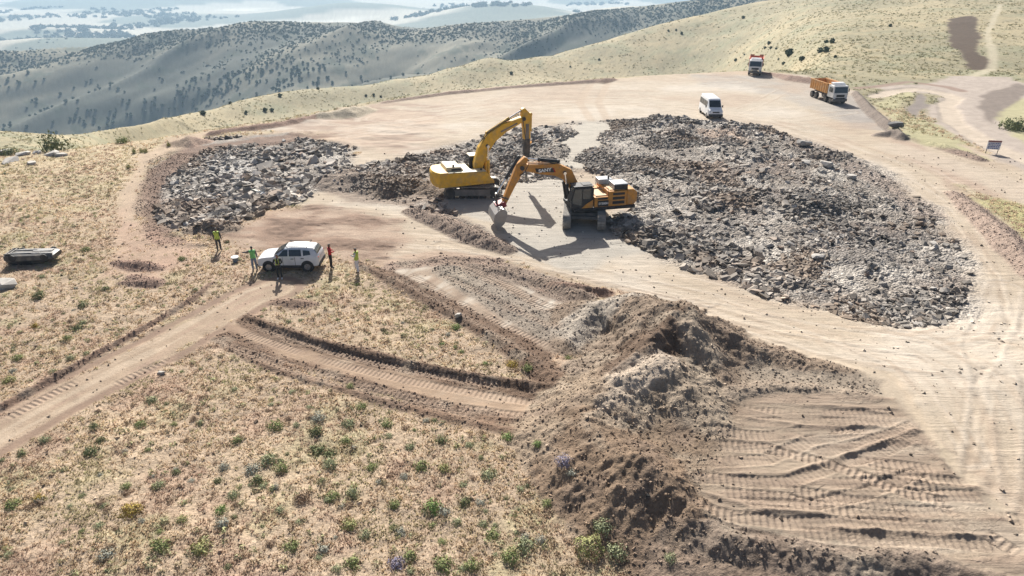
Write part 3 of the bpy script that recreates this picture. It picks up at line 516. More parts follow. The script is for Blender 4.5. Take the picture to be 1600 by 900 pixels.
# ---------------------------------------------------------------- machine mesh builder
class MB:
    def __init__(s): s.v = []; s.f = []
    def add(s, vs, fs, T=None):
        k = len(s.v); s.v += [tuple(T @ Vector(v)) if T else tuple(v) for v in vs]; s.f += [tuple(i + k for i in f) for f in fs]; return s
    def box(s, c, d, T=None, taper=(1, 1), rz=0, ry=0):
        x, y, z = d[0] / 2, d[1] / 2, d[2] / 2; tx, ty = taper
        vs = [Vector(p) for p in ((-x, -y, -z), (x, -y, -z), (x, y, -z), (-x, y, -z), (-x * tx, -y * ty, z), (x * tx, -y * ty, z), (x * tx, y * ty, z), (-x * tx, y * ty, z))]
        Rm = Matrix.Rotation(rz, 3, 'Z') @ Matrix.Rotation(ry, 3, 'Y'); vs = [Rm @ v + Vector(c) for v in vs]
        return s.add(vs, [(3, 2, 1, 0), (4, 5, 6, 7), (0, 1, 5, 4), (1, 2, 6, 5), (2, 3, 7, 6), (3, 0, 4, 7)], T)
    def prism(s, prof, y0, y1, T=None, top=None):
        n = len(prof); vs = [(x, y0, z) for x, z in prof] + [(x, y1, z) for x, z in prof]
        a = sum(prof[i][0] * prof[(i + 1) % n][1] - prof[(i + 1) % n][0] * prof[i][1] for i in range(n))
        fs = [tuple(range(n)), tuple(range(2 * n - 1, n - 1, -1))] + [(i, i + n, (i + 1) % n + n, (i + 1) % n) for i in range(n)]
        if a < 0: fs = [f[::-1] for f in fs]
        return s.add(vs, fs, T)
    def cyl(s, p0, p1, r, n=14, r1=None, T=None):
        p0, p1 = Vector(p0), Vector(p1); d = (p1 - p0).normalized(); a = d.orthogonal().normalized(); b = d.cross(a); r1 = r if r1 is None else r1
        vs = []
        for i in range(n):
            t = 2 * math.pi * i / n; vs.append(p0 + (a * math.cos(t) + b * math.sin(t)) * r)
        for i in range(n):
            t = 2 * math.pi * i / n; vs.append(p1 + (a * math.cos(t) + b * math.sin(t)) * r1)
        return s.add(vs, [tuple(range(n - 1, -1, -1)), tuple(range(n, 2 * n))] + [(i, (i + 1) % n, (i + 1) % n + n, i + n) for i in range(n)], T)
    def beam(s, pts, th, y0, y1, T=None):
        L_ = []; U = []
        for i, p in enumerate(pts):
            a = Vector(pts[max(i - 1, 0)]); b = Vector(pts[min(i + 1, len(pts) - 1)]); d = (b - a).normalized(); nrm = Vector((-d[1], d[0]))
            U.append(tuple(Vector(p) + nrm * th[i] / 2)); L_.append(tuple(Vector(p) - nrm * th[i] / 2))
        n = len(pts); vs = [(x, y, z) for y in (y0, y1) for (x, z) in U + L_]; fs = []
        for o, rev in ((0, False), (2 * n, True)):
            for i in range(n - 1):
                f = (o + i, o + n + i, o + n + i + 1, o + i + 1); fs.append(f[::-1] if rev else f)
        for i in range(n - 1): fs += [(i, i + 1, i + 1 + 2 * n, i + 2 * n), (n + i + 1, n + i, 3 * n + i, 3 * n + i + 1)]
        fs += [(0, 2 * n, 3 * n, n), (n - 1, 2 * n - 1, 4 * n - 1, 3 * n - 1)]
        return s.add(vs, fs, T)
    def loft(s, rings, T=None, close=True):
        n = len(rings[0]); vs = [p for r_ in rings for p in r_]; fs = []
        for k in range(len(rings) - 1):
            for i in range(n): fs.append((k * n + i, k * n + (i + 1) % n, (k + 1) * n + (i + 1) % n, (k + 1) * n + i))
        if close: fs += [tuple(range(n - 1, -1, -1)), tuple(range((len(rings) - 1) * n, len(rings) * n))]
        return s.add(vs, fs, T)
    def quad(s, a, b, c, d, T=None): return s.add([a, b, c, d], [(0, 1, 2, 3)], T)
    def panel(s, pts, nrm, th=.02):
        n = len(pts); nv = Vector(nrm) * th; vs = [Vector(p) for p in pts] + [Vector(p) + nv for p in pts]
        return s.add(vs, [tuple(range(n - 1, -1, -1)), tuple(range(n, 2 * n))] + [(i, (i + 1) % n, (i + 1) % n + n, i + n) for i in range(n)])
    def build(s, name, mat, parent=None, bevel=0, smooth=False):
        me = bpy.data.meshes.new(name); me.from_pydata([tuple(v) for v in s.v], [], s.f); me.update()
        import bmesh
        bm = bmesh.new(); bm.from_mesh(me); bmesh.ops.recalc_face_normals(bm, faces=bm.faces)
        bm.to_mesh(me); bm.free()
        if smooth:
            me.polygons.foreach_set('use_smooth', [True] * len(me.polygons))
            try: me.set_sharp_from_angle(angle=R(40))
            except Exception: pass
        o = link(name, me, mat, parent)
        if bevel:
            b = o.modifiers.new('bevel', 'BEVEL'); b.width = bevel; b.segments = 2; b.limit_method = 'ANGLE'; b.angle_limit = R(35)
        return o
def empty(name, x, y, z=None, rz=0.0, dz=0.0):
    o = bpy.data.objects.new(name, None); scn.collection.objects.link(o); o.location = (x, y, (zat(x, y) if z is None else z) + dz); o.rotation_euler = (0, 0, rz); o.empty_display_size = .3
    return o
def text(name, s_, size, mat, parent, T, ext=.01, bold=0):
    cu = bpy.data.curves.new(name, 'FONT'); cu.body = s_; cu.size = size; cu.extrude = ext; cu.align_x = 'CENTER'; cu.align_y = 'CENTER'; cu.offset = bold
    tmp = bpy.data.objects.new('tmp', cu); scn.collection.objects.link(tmp); dg = bpy.context.evaluated_depsgraph_get(); dg.update()
    me = bpy.data.meshes.new_from_object(tmp.evaluated_get(dg)); bpy.data.objects.remove(tmp); bpy.data.curves.remove(cu)
    me.transform(T); return link(name, me, mat, parent)
def crawler(root, yaw, gauge, length, sw, hh):
    T = Matrix.Rotation(yaw, 4, 'Z')
    MB().box((0, 0, hh * .62), (length * .42, gauge, .35), T, (.8, 1)).box((length * .2, 0, hh * .5), (.35, gauge, .25), T).box((-length * .2, 0, hh * .5), (.35, gauge, .25), T).build('undercarriage_frame', M['tfrm'], root, .03)
    MB().cyl((0, 0, hh * .75), (0, 0, hh * 1.2), .72, 28).build('slewing_ring', M['dark'], root)
    for sy in (-1, 1):
        yc = sy * gauge / 2; b = MB(); r_ = hh / 2; st = length - hh; per = 2 * st + 2 * math.pi * r_; n = int(per / .2)
        for i in range(n):
            q_ = per * i / n
            if q_ < st: p = (-st / 2 + q_, 0); a = 0
            elif q_ < st + math.pi * r_: a = -(q_ - st) / r_; p = (st / 2 + r_ * math.sin(-a), r_ - r_ * math.cos(a))
            elif q_ < 2 * st + math.pi * r_: p = (st / 2 - (q_ - st - math.pi * r_), 2 * r_); a = math.pi
            else: a = -(q_ - 2 * st) / r_; a2 = (q_ - 2 * st - math.pi * r_) / r_; p = (-st / 2 - r_ * math.sin(a2), r_ + r_ * math.cos(a2)); a = -(math.pi + a2)
            b.box((p[0], yc, p[1]), (.185, sw, .05), T, ry=a)
            b.box((p[0] + .02 * math.sin(a), yc, p[1]), (.03, sw, .11), T, ry=a)
        tr_ = b.build('track', M['track'], root)
        c = MB().box((0, yc, r_), (st, sw * .55, hh * .55), T); c.build('track_frame', M['tfrm'], root, .02)
        for x_ in (-st / 2, st / 2): MB().cyl(tuple(T @ Vector((x_, yc - sw * .32, r_))), tuple(T @ Vector((x_, yc + sw * .32, r_))), r_ * .82, 20).build('sprocket', M['dark'], root)
        for k in range(7): MB().cyl(tuple(T @ Vector((-st * .42 + k * st * .14, yc - sw * .3, .15))), tuple(T @ Vector((-st * .42 + k * st * .14, yc + sw * .3, .15))), .12, 12).build('roller', M['dark'], root)
def cylinder_ram(root, a, b, split, r, cm, rodm, name):
    a, b = Vector(a), Vector(b); m_ = a.lerp(b, split)
    o = MB().cyl(a, m_, r, 16).cyl(a.lerp(m_, .9), m_, r * 1.2, 16).cyl(a - Vector((0, .1, 0)), a + Vector((0, .1, 0)), r * 1.1, 12).build(name, cm, root, 0, True)
    MB().cyl(m_, b, r * .55, 12).cyl(b - Vector((0, .12, 0)), b + Vector((0, .12, 0)), r * 1.0, 12).build('ram_rod', rodm, o, 0, True)
def bucket(root, r, z, rot, width, s=1.0, mat=None):
    # profile in the boom plane; open side towards the machine
    prof = [(0, 0), (.35, .12), (.62, -.1), (.78, -.5), (.72, -.9), (.48, -1.22), (.12, -1.42)]
    inner = [(x * .88 - .0, z_ * .95 - .02) for x, z_ in prof]
    c, q_ = math.cos(rot), math.sin(rot); tf = lambda p: (r + s * (p[0] * c - p[1] * q_), z + s * (p[0] * q_ + p[1] * c))
    o = [tf(p) for p in prof]; i_ = [tf(p) for p in inner]; b = MB(); w2 = width / 2
    b.prism(o + i_[::-1], -w2, w2)
    side = [tf(p) for p in [(0, 0)] + prof[1:] + [(-.15, -.9), (-.12, -.35)]]
    for sy in (-1, 1): b.prism(side, sy * w2, sy * (w2 + .04))
    ob = b.build('bucket', mat or M['worn'], root)
    for k in range(5):
        y_ = -w2 + width * (k + .5) / 5; p0 = tf((.16, -1.38)); p1 = tf((-.12, -1.66))
        MB().cyl((p0[0], y_, p0[1]), (p1[0], y_, p1[1]), .07, 6, .03).build('bucket_tooth', M['worn'], ob)
    return tf
# ---- orange excavator
ex, ey = 5.75, 51.4
e1 = empty('excavator', ex, ey, rz=R(180 + 13), dz=.02)
tag(e1, 'orange excavator with black cab roof, boom reaching left and bucket resting on pale ground', 'excavator', 'excavators working in the quarry pit')
crawler(e1, R(84 - 13), 2.65, 5.3, .62, 1.12)
MB().box((-1.15, 0, 1.32), (5.0, 2.9, .26)).build('deck', M['black'], e1, .04)
MB().prism([(-3.55, 1.45), (-3.78, 1.75), (-3.78, 2.45), (-3.45, 2.72), (-2.9, 2.72), (-2.9, 1.45)], -1.42, 1.42).build('counterweight', M['ochre'], e1, .1)
hd = MB().box((-2.15, 0, 2.05), (1.5, 2.86, 1.2)).box((-.85, .95, 1.85), (1.1, .95, .8)).box((-.7, -.98, 1.9), (1.6, .9, .95)).build('engine_hood', M['ochre'], e1, .04)
MB().box((-2.2, 0, 2.68), (1.25, 2.3, .06)).box((-.9, .4, 2.29), (.9, 1.6, .06)).build('walkway_plate', M['ochre_top'], e1, .01)
MB().box((-2.45, .62, 2.93), (1.15, 1.25, .42)).build('engine_cover', M['grey'], e1, .04); MB().box((-1.75, -.75, 2.9), (1.1, .95, .40)).build('engine_cover', M['grey'], e1, .04)
MB().box((-2.45, 1.255, 2.9), (1.1, .03, .34)).build('cover_grille', M['black'], e1)
MB().cyl((-2.0, -.4, 2.9), (-2.0, -.4, 3.4), .07, 12).build('exhaust_pipe', M['dark'], e1)
for (x0, x1, z0, z1) in ((-2.72, -1.75, 1.62, 1.86), (-2.72, -1.75, 1.98, 2.2), (-2.72, -1.75, 2.33, 2.52), (-1.42, -.55, 1.5, 1.98), (-1.35, -.55, 2.06, 2.2)):
    MB().box(((x0 + x1) / 2, 1.44, (z0 + z1) / 2), (x1 - x0, .035, z1 - z0)).build('side_vent', M['engine'], e1, .01)
text('side_lettering', 'SY500H', .24, M['wlet'], e1, Matrix.Translation((-1.0, 1.47, 1.74)) @ Matrix.Rotation(R(180), 4, 'Z') @ Matrix.Rotation(R(90), 4, 'X'), bold=.006)
cab = MB().prism([(-.2, 1.45), (1.55, 1.45), (1.6, 2.1), (1.35, 3.12), (.0, 3.16), (-.2, 3.0)], .42, 1.42).build('cab', M['black'], e1, .05)
MB().box((.62, .92, 3.19), (1.6, 1.12, .07)).box((.3, .92, 3.25), (.7, .7, .05)).build('cab_roof', M['black'], cab, .02)
MB().panel([(.05, 1.425, 2.2), (.68, 1.425, 2.2), (.68, 1.425, 3.0), (.05, 1.425, 3.0)], (0, 1, 0), .012).panel([(.76, 1.425, 1.7), (1.5, 1.425, 1.9), (1.5, 1.425, 2.2), (1.3, 1.425, 3.0), (.76, 1.425, 3.0)], (0, 1, 0), .012).build('side_window', M['glass'], cab)
MB().quad((1.605, .48, 1.95), (1.605, 1.36, 1.95), (1.375, 1.36, 3.06), (1.375, .48, 3.06)).build('windscreen', M['glass'], cab)
MB().prism([(-.15, 1.47), (.75, 1.47), (.45, 1.75), (-.15, 2.1)], 1.43, 1.46).build('door_panel', M['ochre'], cab, .01)
bo = MB().beam([(.55, 1.75), (.85, 2.7), (1.5, 3.75), (2.4, 4.2), (3.6, 4.3), (5.15, 4.55)], [.5, .75, .98, .95, .75, .42], -.62, -.05).build('boom', M['ochre'], e1, .03)
MB().prism([(2.55, 4.02), (4.0, 4.12), (4.1, 4.42), (2.7, 4.36)], -.045, -.03).build('name_plate', M['decal'], bo)
MB().prism([(2.45, 4.02), (2.55, 4.02), (2.7, 4.36), (2.6, 4.36)], -.045, -.03).build('red_stripe', M['lampred'], bo)
text('boom_lettering', 'SANY', .35, M['wlet'], bo, Matrix.Translation((3.32, -.022, 4.225)) @ Matrix.Rotation(R(180), 4, 'Z') @ Matrix.Rotation(R(-4), 4, 'Y') @ Matrix.Rotation(R(90), 4, 'X') @ Matrix.Scale(1.15, 4, (1, 0, 0)), bold=.012)
MB().cyl((1.75, -.68, 3.95), (1.75, .0, 3.95), .13, 14).build('pivot_pin', M['dark'], bo); MB().cyl((5.1, -.72, 4.5), (5.1, .05, 4.5), .17, 14).build('pivot_pin', M['dark'], bo)
MB().beam([(2.1, 4.75), (3.0, 4.75), (4.6, 4.82)], [.06, .06, .06], -.5, -.44).beam([(2.1, 4.72), (3.0, 4.72), (4.6, 4.78)], [.06, .06, .06], -.3, -.24).build('hydraulic_pipe', M['ochre_top'], bo)
sk = MB().beam([(4.75, 5.25), (5.15, 4.6), (5.85, 3.2), (6.55, 1.65)], [.3, .72, .52, .34], -.56, -.12).build('stick', M['ochre'], e1, .03)
for y_ in (.28, -.95): cylinder_ram(e1, (1.35, y_ * .75 - .05, 1.7), (1.75, y_ * .6 - .15, 3.92), .6, .12, M['black'], M['rod'], 'boom_cylinder')
cylinder_ram(e1, (2.2, -.34, 4.78), (4.8, -.34, 5.15), .62, .13, M['black'], M['rod'], 'stick_cylinder')
cylinder_ram(e1, (5.3, -.34, 5.3), (7.05, -.34, 2.5), .58, .12, M['black'], M['rod'], 'bucket_cylinder')
tf_ = bucket(e1, 6.5, 1.5, R(24), 2.1, 1.05)
MB().beam([(6.15, 2.1), (7.05, 2.5)], [.12, .12], -.62, -.54).beam([(6.15, 2.1), (7.05, 2.5)], [.12, .12], -.14, -.06).beam([(7.05, 2.5), (7.05, 1.6)], [.14, .14], -.5, -.2).build('bucket_link', M['dark'], e1)
MB().box((6.75, -.34, 1.68), (.8, .9, .42), ry=R(20)).build('quick_hitch', M['red'], e1, .03)
MB().cyl((-.2, 1.35, 2.25), (-.2, 1.35, 3.0), .02, 6).cyl((-1.4, 1.35, 2.3), (-1.4, 1.35, 2.9), .02, 6).cyl((-.2, 1.35, 2.95), (-1.4, 1.35, 2.85), .02, 6).build('handrail', M['trim'], e1); MB().cyl((-1.3, -1.3, 2.3), (-1.3, -1.3, 3.3), .02, 6).build('aerial', M['trim'], e1)
for k_, (y_, dz_) in enumerate(((-.6, .12), (-.5, .2), (-.1, .16))):
    MB().cyl((.9, y_, 2.3), (1.2, y_, 3.5), .03, 6).cyl((1.2, y_, 3.5), (2.0, y_, 4.35 + dz_), .03, 6).cyl((2.0, y_, 4.35 + dz_), (2.9, y_, 4.72 + dz_ * .3), .03, 6).build('hydraulic_hose', M['black'], e1)
MB().cyl((4.6, -.08, 4.75), (4.9, -.02, 4.2), .03, 6).cyl((4.9, -.02, 4.2), (5.3, -.06, 3.9), .03, 6).build('hydraulic_hose', M['black'], e1)
# ---- yellow excavator
fx, fy = -3.45, 58.0
e2 = empty('excavator', fx, fy, rz=R(19), dz=.02)
tag(e2, 'yellow excavator with cream top, raised boom, dark breaker arm hanging behind the orange excavator', 'excavator', 'excavators working in the quarry pit')
crawler(e2, R(-17), 2.6, 4.9, .6, 1.05)
MB().box((-.9, 0, 1.32), (4.9, 2.85, .22)).build('deck', M['yellow'], e2, .04)
b = MB(); ring = lambda z, k: [( -3.0 - .75 * k * math.cos(t), 1.45 * math.sin(t), z) for t in np.linspace(-math.pi / 2, math.pi / 2, 11)] + [(-2.5, 1.45, z), (-2.5, -1.45, z)]
b.loft([ring(1.22, .82), ring(1.45, 1.0), ring(2.3, 1.0), ring(2.5, .85)]).build('counterweight', M['yellow'], e2, .03)
MB().prism([(-2.6, 1.42), (1.55, 1.42), (1.0, 2.05), (.85, 2.3), (-2.6, 2.42)], -1.45, -.5).prism([(-2.6, 1.42), (-.3, 1.42), (-.3, 2.3), (-2.6, 2.42)], -.5, 1.45).build('engine_hood', M['yellow'], e2, .05)
MB().prism([(-3.2, 2.44), (.85, 2.31), (.85, 2.34), (-3.2, 2.50)], -1.4, -.45).prism([(-3.2, 2.43), (-.3, 2.31), (-.3, 2.35), (-3.2, 2.50)], -.45, 1.4).build('top_panel', M['cream'], e2, .01)
MB().prism([(-2.6, 2.45), (-1.0, 2.42), (-1.25, 2.75), (-2.5, 2.82)], -.9, 1.1).build('engine_cover', M['cream'], e2, .06)
MB().prism([(-1.22, 2.5), (-2.1, 2.5), (-2.1, 2.66), (-1.25, 2.64)], -.935, -.9).build('cover_grille', M['dark'], e2)
MB().cyl((-1.9, -.8, 2.75), (-1.9, -.8, 3.0), .09, 12).build('exhaust_pipe', M['dark'], e2); MB().cyl((.5, -1.0, 2.34), (.5, -1.0, 2.5), .09, 12).build('filler_cap', M['dark'], e2)
cb = MB().prism([(-.15, 1.42), (1.6, 1.42), (1.65, 2.1), (1.4, 3.18), (.0, 3.22), (-.15, 3.0)], .42, 1.42).build('cab', M['black'], e2, .05)
MB().box((.65, .92, 3.25), (1.55, 1.1, .08)).build('cab_roof', M['cream'], cb, .03)
MB().panel([(.05, .415, 2.1), (1.45, .415, 2.1), (1.3, .415, 3.05), (.05, .415, 3.05)], (0, -1, 0), .01).build('side_window', M['glass'], cb)
MB().quad((-.17, .5, 2.1), (-.17, 1.35, 2.1), (-.15, 1.35, 3.0), (-.15, .5, 3.0)).build('rear_window', M['glass'], cb)
bo2 = MB().beam([(.35, 1.7), (.5, 2.7), (.95, 3.9), (1.7, 4.9), (2.9, 5.65), (4.6, 6.3)], [.55, .85, 1.0, .95, .75, .42], -.4, .2).build('boom', M['yellow'], e2, .03)
MB().cyl((1.25, -.44, 4.25), (1.25, .24, 4.25), .14, 14).build('pivot_pin', M['dark'], bo2); MB().cyl((4.6, -.5, 6.3), (4.6, .3, 6.3), .16, 14).build('pivot_pin', M['dark'], bo2)
MB().beam([(2.5, 5.35), (4.0, 5.98)], [.14, .12], -.415, -.402).build('boom_marking', M['tfrm'], bo2)
for y_ in (-.5, .3): cylinder_ram(e2, (1.3, y_, 1.6), (1.3, y_, 4.2), .55, .13, M['yellow'], M['rod'], 'boom_cylinder')
cylinder_ram(e2, (1.35, -.1, 5.3), (4.6, -.1, 7.05), .62, .13, M['yellow'], M['rod'], 'stick_cylinder')
MB().beam([(4.55, 7.15), (4.85, 6.55), (4.93, 5.4), (4.95, 4.5)], [.3, .85, .66, .56], -.36, .16).build('stick', M['yellow'], e2, .04)
cylinder_ram(e2, (5.32, -.1, 6.6), (5.3, -.1, 4.2), .6, .12, M['yellow'], M['rod'], 'bucket_cylinder')
MB().box((4.95, -.1, 3.9), (.52, .56, 1.3)).box((4.95, -.1, 2.5), (.46, .5, 1.7)).cyl((4.95, -.1, 1.7), (4.95, -.1, .75), .1, 12, .05).build('hydraulic_breaker', M['dark'], e2, .03)
for y_ in (-.3, .05):
    MB().cyl((.6, y_, 3.1), (.55, y_, 4.1), .035, 6).cyl((.55, y_, 4.1), (1.35, y_, 5.35), .035, 6).cyl((1.35, y_, 5.35), (2.7, y_, 6.12), .035, 6).cyl((2.7, y_, 6.12), (4.3, y_, 6.65), .035, 6).build('hydraulic_hose', M['dark'], e2)
MB().cyl((4.5, -.42, 6.2), (4.6, -.42, 5.6), .035, 6).cyl((4.6, -.42, 5.6), (4.75, -.42, 4.6), .035, 6).build('hydraulic_hose', M['dark'], e2)
MB().box((4.93, -.37, 5.2), (.3, .02, 1.3)).build('worn_patch', M['tfrm'], e2)
# ---------------------------------------------------------------- wheels and road vehicles
def wheel(root, x, y, r, wd, out, rimm, name='wheel'):
    o = MB().cyl((x, y - wd / 2, r), (x, y + wd / 2, r), r, 26).build(name, M['tyre'], root, .03, True)
    rm = MB().cyl((x, y + out * (wd / 2 - .01), r), (x, y + out * (wd / 2 + .012), r), r * .62, 20)
    rm.build('rim', rimm, o)
    sp_ = MB()
    for k in range(5):
        a = k * 2 * math.pi / 5; sp_.box((x + math.cos(a) * r * .33, y + out * (wd / 2 + .02), r + math.sin(a) * r * .33), (r * .5, .02, r * .12), ry=-a)
    sp_.build('hub', M['rod'] if rimm is M['rim'] else rimm, o)
def car_ring(x, zb, zs, zr, wb, ws, wr):
    """cross section at x: bottom, shoulder and roof heights with their half widths"""
    h = [(0, zb), (wb * .8, zb), (wb, zb + .1), (wb * 1.0, (zb + zs) / 2), (ws, zs), ((ws + wr) / 2, (zs + zr) / 2), (wr, zr - .05), (wr * .8, zr), (0, zr + .012)]
    return [(x, y_, z_) for y_, z_ in h] + [(x, -y_, z_) for y_, z_ in h[-2:0:-1]]
def suv():
    x0, y0 = G(452, 424); root = empty('sport_utility_car', x0, y0 + .75, rz=R(181), dz=.03); root.scale = (.96, .96, .96)
    tag(root, 'white sport utility car with roof rails parked side-on among the people', 'car')
    S = [(2.12, .42, .78, .80, .72, .70, .55), (2.05, .32, .86, .90, .84, .80, .62), (1.75, .28, .98, 1.02, .90, .84, .70), (1.0, .27, 1.04, 1.10, .91, .86, .74), (.85, .27, 1.05, 1.14, .91, .87, .74), (.15, .27, 1.06, 1.60, .91, .88, .62),
         (-.3, .27, 1.07, 1.67, .91, .88, .62), (-1.2, .27, 1.08, 1.66, .91, .88, .62), (-1.75, .28, 1.08, 1.58, .91, .87, .60), (-2.05, .32, 1.06, 1.20, .88, .85, .68), (-2.15, .40, .98, 1.04, .82, .80, .66)]
    body = MB().loft([car_ring(*s) for s in S]).build('body', M['white'], root, 0, True)
    for sy in (-1, 1):
        side = lambda x, z: (x, sy * (.885 - (z - 1.07) * .40), z)
        def pane(pts): return MB().panel([side(x, z) for x, z in pts], (0, sy, .3), .012)
        pane([(.62, 1.11), (-.05, 1.11), (-.05, 1.52), (.22, 1.52)]).build('side_window', M['glass'], root)
        pane([(-.15, 1.11), (-1.0, 1.11), (-.95, 1.53), (-.15, 1.53)]).build('side_window', M['glass'], root)
        pane([(-1.12, 1.13), (-1.62, 1.2), (-1.55, 1.45), (-1.1, 1.50)]).build('side_window', M['glass'], root)
        MB().cyl((.1, sy * .58, 1.70), (-1.45, sy * .58, 1.73), .02, 8).cyl((.1, sy * .58, 1.70), (-.05, sy * .58, 1.62), .02, 8).cyl((-1.45, sy * .58, 1.73), (-1.3, sy * .58, 1.62), .02, 8).build('roof_rail', M['trim'], root)
        MB().box((.62, sy * 1.0, 1.12), (.12, .2, .14)).build('mirror', M['trim'], root, .03)
        MB().box((.0, sy * .918, .36), (2.5, .03, .2)).build('sill_trim', M['trim'], root, .01)
        for xw in (1.32, -1.34):
            MB().cyl((xw, sy * .80, .36), (xw, sy * .925, .36), .44, 26).build('wheel_arch', M['trim'], root, .01)
            wheel(root, xw, sy * .86, .35, .22, sy, M['rim'])
        MB().box((-.35, sy * .925, .93), (.2, .03, .04)).box((-1.25 + .2, sy * .925, .96), (.2, .03, .04)).build('door_handle', M['trim'], root)
        MB().box((-2.1, sy * .74, .92), (.1, .14, .26)).build('tail_light', M['lampred'], root, .02)
        MB().box((2.03, sy * .66, .76), (.14, .24, .14)).build('headlight', M['lampclr'], root, .03)
        MB().box((.31, sy * .915, .72), (.02, .012, .7)).box((-.58 + .05, sy * .915, .72), (.02, .012, .7)).build('door_gap', M['trim'], root)
    MB().add([(.95, .68, 1.14), (.95, -.68, 1.14), (.19, -.56, 1.6), (.19, .56, 1.6)], [(0, 1, 2, 3)]).build('windscreen', M['glass'], root).location.z = .018
    rw = MB().panel([(-1.83, .56, 1.52), (-1.83, -.56, 1.52), (-2.04, -.64, 1.2), (-2.04, .64, 1.2)], (-1, 0, .5), .02).build('rear_window', M['glass'], root)
    MB().box((-2.12, 0, .44), (.16, 1.66, .26)).build('rear_bumper', M['trim'], root, .04)
    MB().box((2.08, 0, .42), (.14, 1.6, .24)).box((2.10, 0, .68), (.06, .9, .14)).build('front_bumper', M['trim'], root, .04)
    MB().box((-2.17, 0, .86), (.02, .5, .12)).build('number_plate', M['wlet'], root)
suv()
def minibus():
    x0, y0 = G(1119, 186); root = empty('minibus', x0 - .2, y0 + 2.3, rz=R(-90), dz=.03); root.scale = (.95, .95, .95)
    tag(root, 'white minibus with dark side windows parked on the pale platform', 'minibus')
    S = [(2.75, .5, .9, 1.0, .85, .82, .7), (2.62, .35, 1.05, 1.22, .97, .92, .8), (2.0, .3, 1.25, 1.45, 1.0, .95, .84), (1.35, .3, 1.3, 2.35, 1.0, .96, .80), (1.0, .3, 1.3, 2.5, 1.0, .97, .80), (-2.5, .3, 1.3, 2.52, 1.0, .97, .80), (-2.75, .4, 1.3, 2.42, .95, .92, .76)]
    MB().loft([car_ring(*s) for s in S]).build('body', M['white'], root, 0, True)
    for sy in (-1, 1):
        for (a, b_) in ((1.15, .45), (.35, -.75), (-.85, -1.7), (-1.8, -2.45)):
            MB().panel([(a, sy * .955, 1.42), (b_, sy * .955, 1.42), (b_, sy * .885, 2.12), (a, sy * .885, 2.12)], (0, sy, 0), .03).build('side_window', M['glass'], root)
        for xw in (1.75, -1.75): wheel(root, xw, sy * .9, .36, .24, sy, M['rim'])
        MB().box((1.55, sy * 1.12, 1.5), (.12, .16, .3)).build('mirror', M['trim'], root, .03)
        MB().box((2.6, sy * .72, .98), (.2, .3, .26)).build('headlight', M['lampclr'], root, .03)
    MB().panel([(2.0, .78, 1.47), (2.0, -.78, 1.47), (1.42, -.72, 2.25), (1.42, .72, 2.25)], (.8, 0, .6), .03).build('windscreen', M['glass'], root)
    MB().box((2.72, 0, .52), (.2, 1.9, .34)).box((2.74, 0, .92), (.08, .9, .18)).build('front_bumper', M['trim'], root, .03)
minibus()
def truck(px, py, rz, label, tipper_mat, back, raised):
    x0, y0 = G(px, py); c, s = math.cos(rz), math.sin(rz)
    root = empty('dump_truck', x0 - c * back, y0 - s * back, rz=rz, dz=.03); root.scale = (.9, .9, .9); tag(root, label, 'dump truck', 'dump trucks on the platform')
    cab = MB().prism([(1.2, .95), (3.0, .95), (3.05, 1.6), (2.85, 2.75), (1.3, 2.85), (1.2, 2.7)], -1.2, 1.2).build('cab', M['wtruck'], root, .08)
    MB().prism([(1.3, 2.86), (2.5, 2.82), (2.0, 3.1), (1.35, 3.15)], -.95, .95).build('roof_deflector', M['wtruck'], cab, .05)
    MB().panel([(3.045, 1.08, 1.72), (3.045, -1.08, 1.72), (2.875, -1.02, 2.6), (2.875, 1.02, 2.6)], (1, 0, .1), .02).build('windscreen', M['glass'], cab)
    MB().box((3.06, 0, 1.28), (.05, 1.3, .35)).box((3.06, 0, .82), (.06, 1.2, .2)).build('radiator_grille', M['trim'], cab)
    MB().box((2.95, 0, .62), (.35, 2.4, .38)).build('front_bumper', M['tfrm'], root, .04)
    for sy in (-1, 1):
        MB().panel([(1.6, sy * 1.2, 1.75), (2.7, sy * 1.2, 1.75), (2.6, sy * 1.2, 2.5), (1.6, sy * 1.2, 2.5)], (0, sy, 0), .02).build('side_window', M['glass'], cab)
        MB().box((2.75, sy * 1.42, 2.1), (.1, .14, .5)).build('mirror', M['trim'], cab, .02)
        MB().box((3.07, sy * .95, .95), (.08, .3, .2)).build('headlight', M['lampclr'], root, .02)
        for xw in (2.3, .4 if raised else .75, -2.2, -3.5): wheel(root, xw, sy * 1.0, .5, .36, sy, M['tfrm'])
        MB().box((1.0 - .9, sy * .95, .8), (1.0, .4, .45)).build('fuel_tank', M['tfrm'], root, .05)
    MB().box((-.8, 0, .95), (6.8, .8, .25)).build('chassis', M['dark'], root, .02)
    b = MB(); x1, x2 = 1.0, -4.3; zb, zt = 1.35, 2.85
    b.prism([(x1, zb), (x2, zb + .05), (x2, zb + .15), (x1, zb + .1)], -1.2, 1.2)
    for sy in (-1, 1): b.prism([(x1, zb), (x1, zt), (x2, zt), (x2 + .2, zb)], sy * 1.2, sy * 1.26)
    b.box((x1, 0, (zb + zt) / 2), (.07, 2.5, zt - zb)).box((x2 + .05, 0, (zb + zt) / 2), (.07, 2.5, zt - zb)).box((x1 + .3, 0, zt), (.7, 2.4, .07))
    bd = b.build('tipper_body', tipper_mat, root, .02)
    for sy in (-1, 1):
        rb = MB()
        for k in range(8): rb.box((x1 - .3 - k * .68, sy * 1.3, (zb + zt) / 2), (.1, .08, zt - zb))
        rb.box(((x1 + x2) / 2, sy * 1.3, zt), (x1 - x2, .12, .12)).build('side_ribs', tipper_mat, bd)
    if raised: 
        for sy in (-1, 1): MB().box((.6, sy * .85, 3.35), (.6, .75, .5), ry=R(-20)).build('body_wing', tipper_mat, bd, .03)
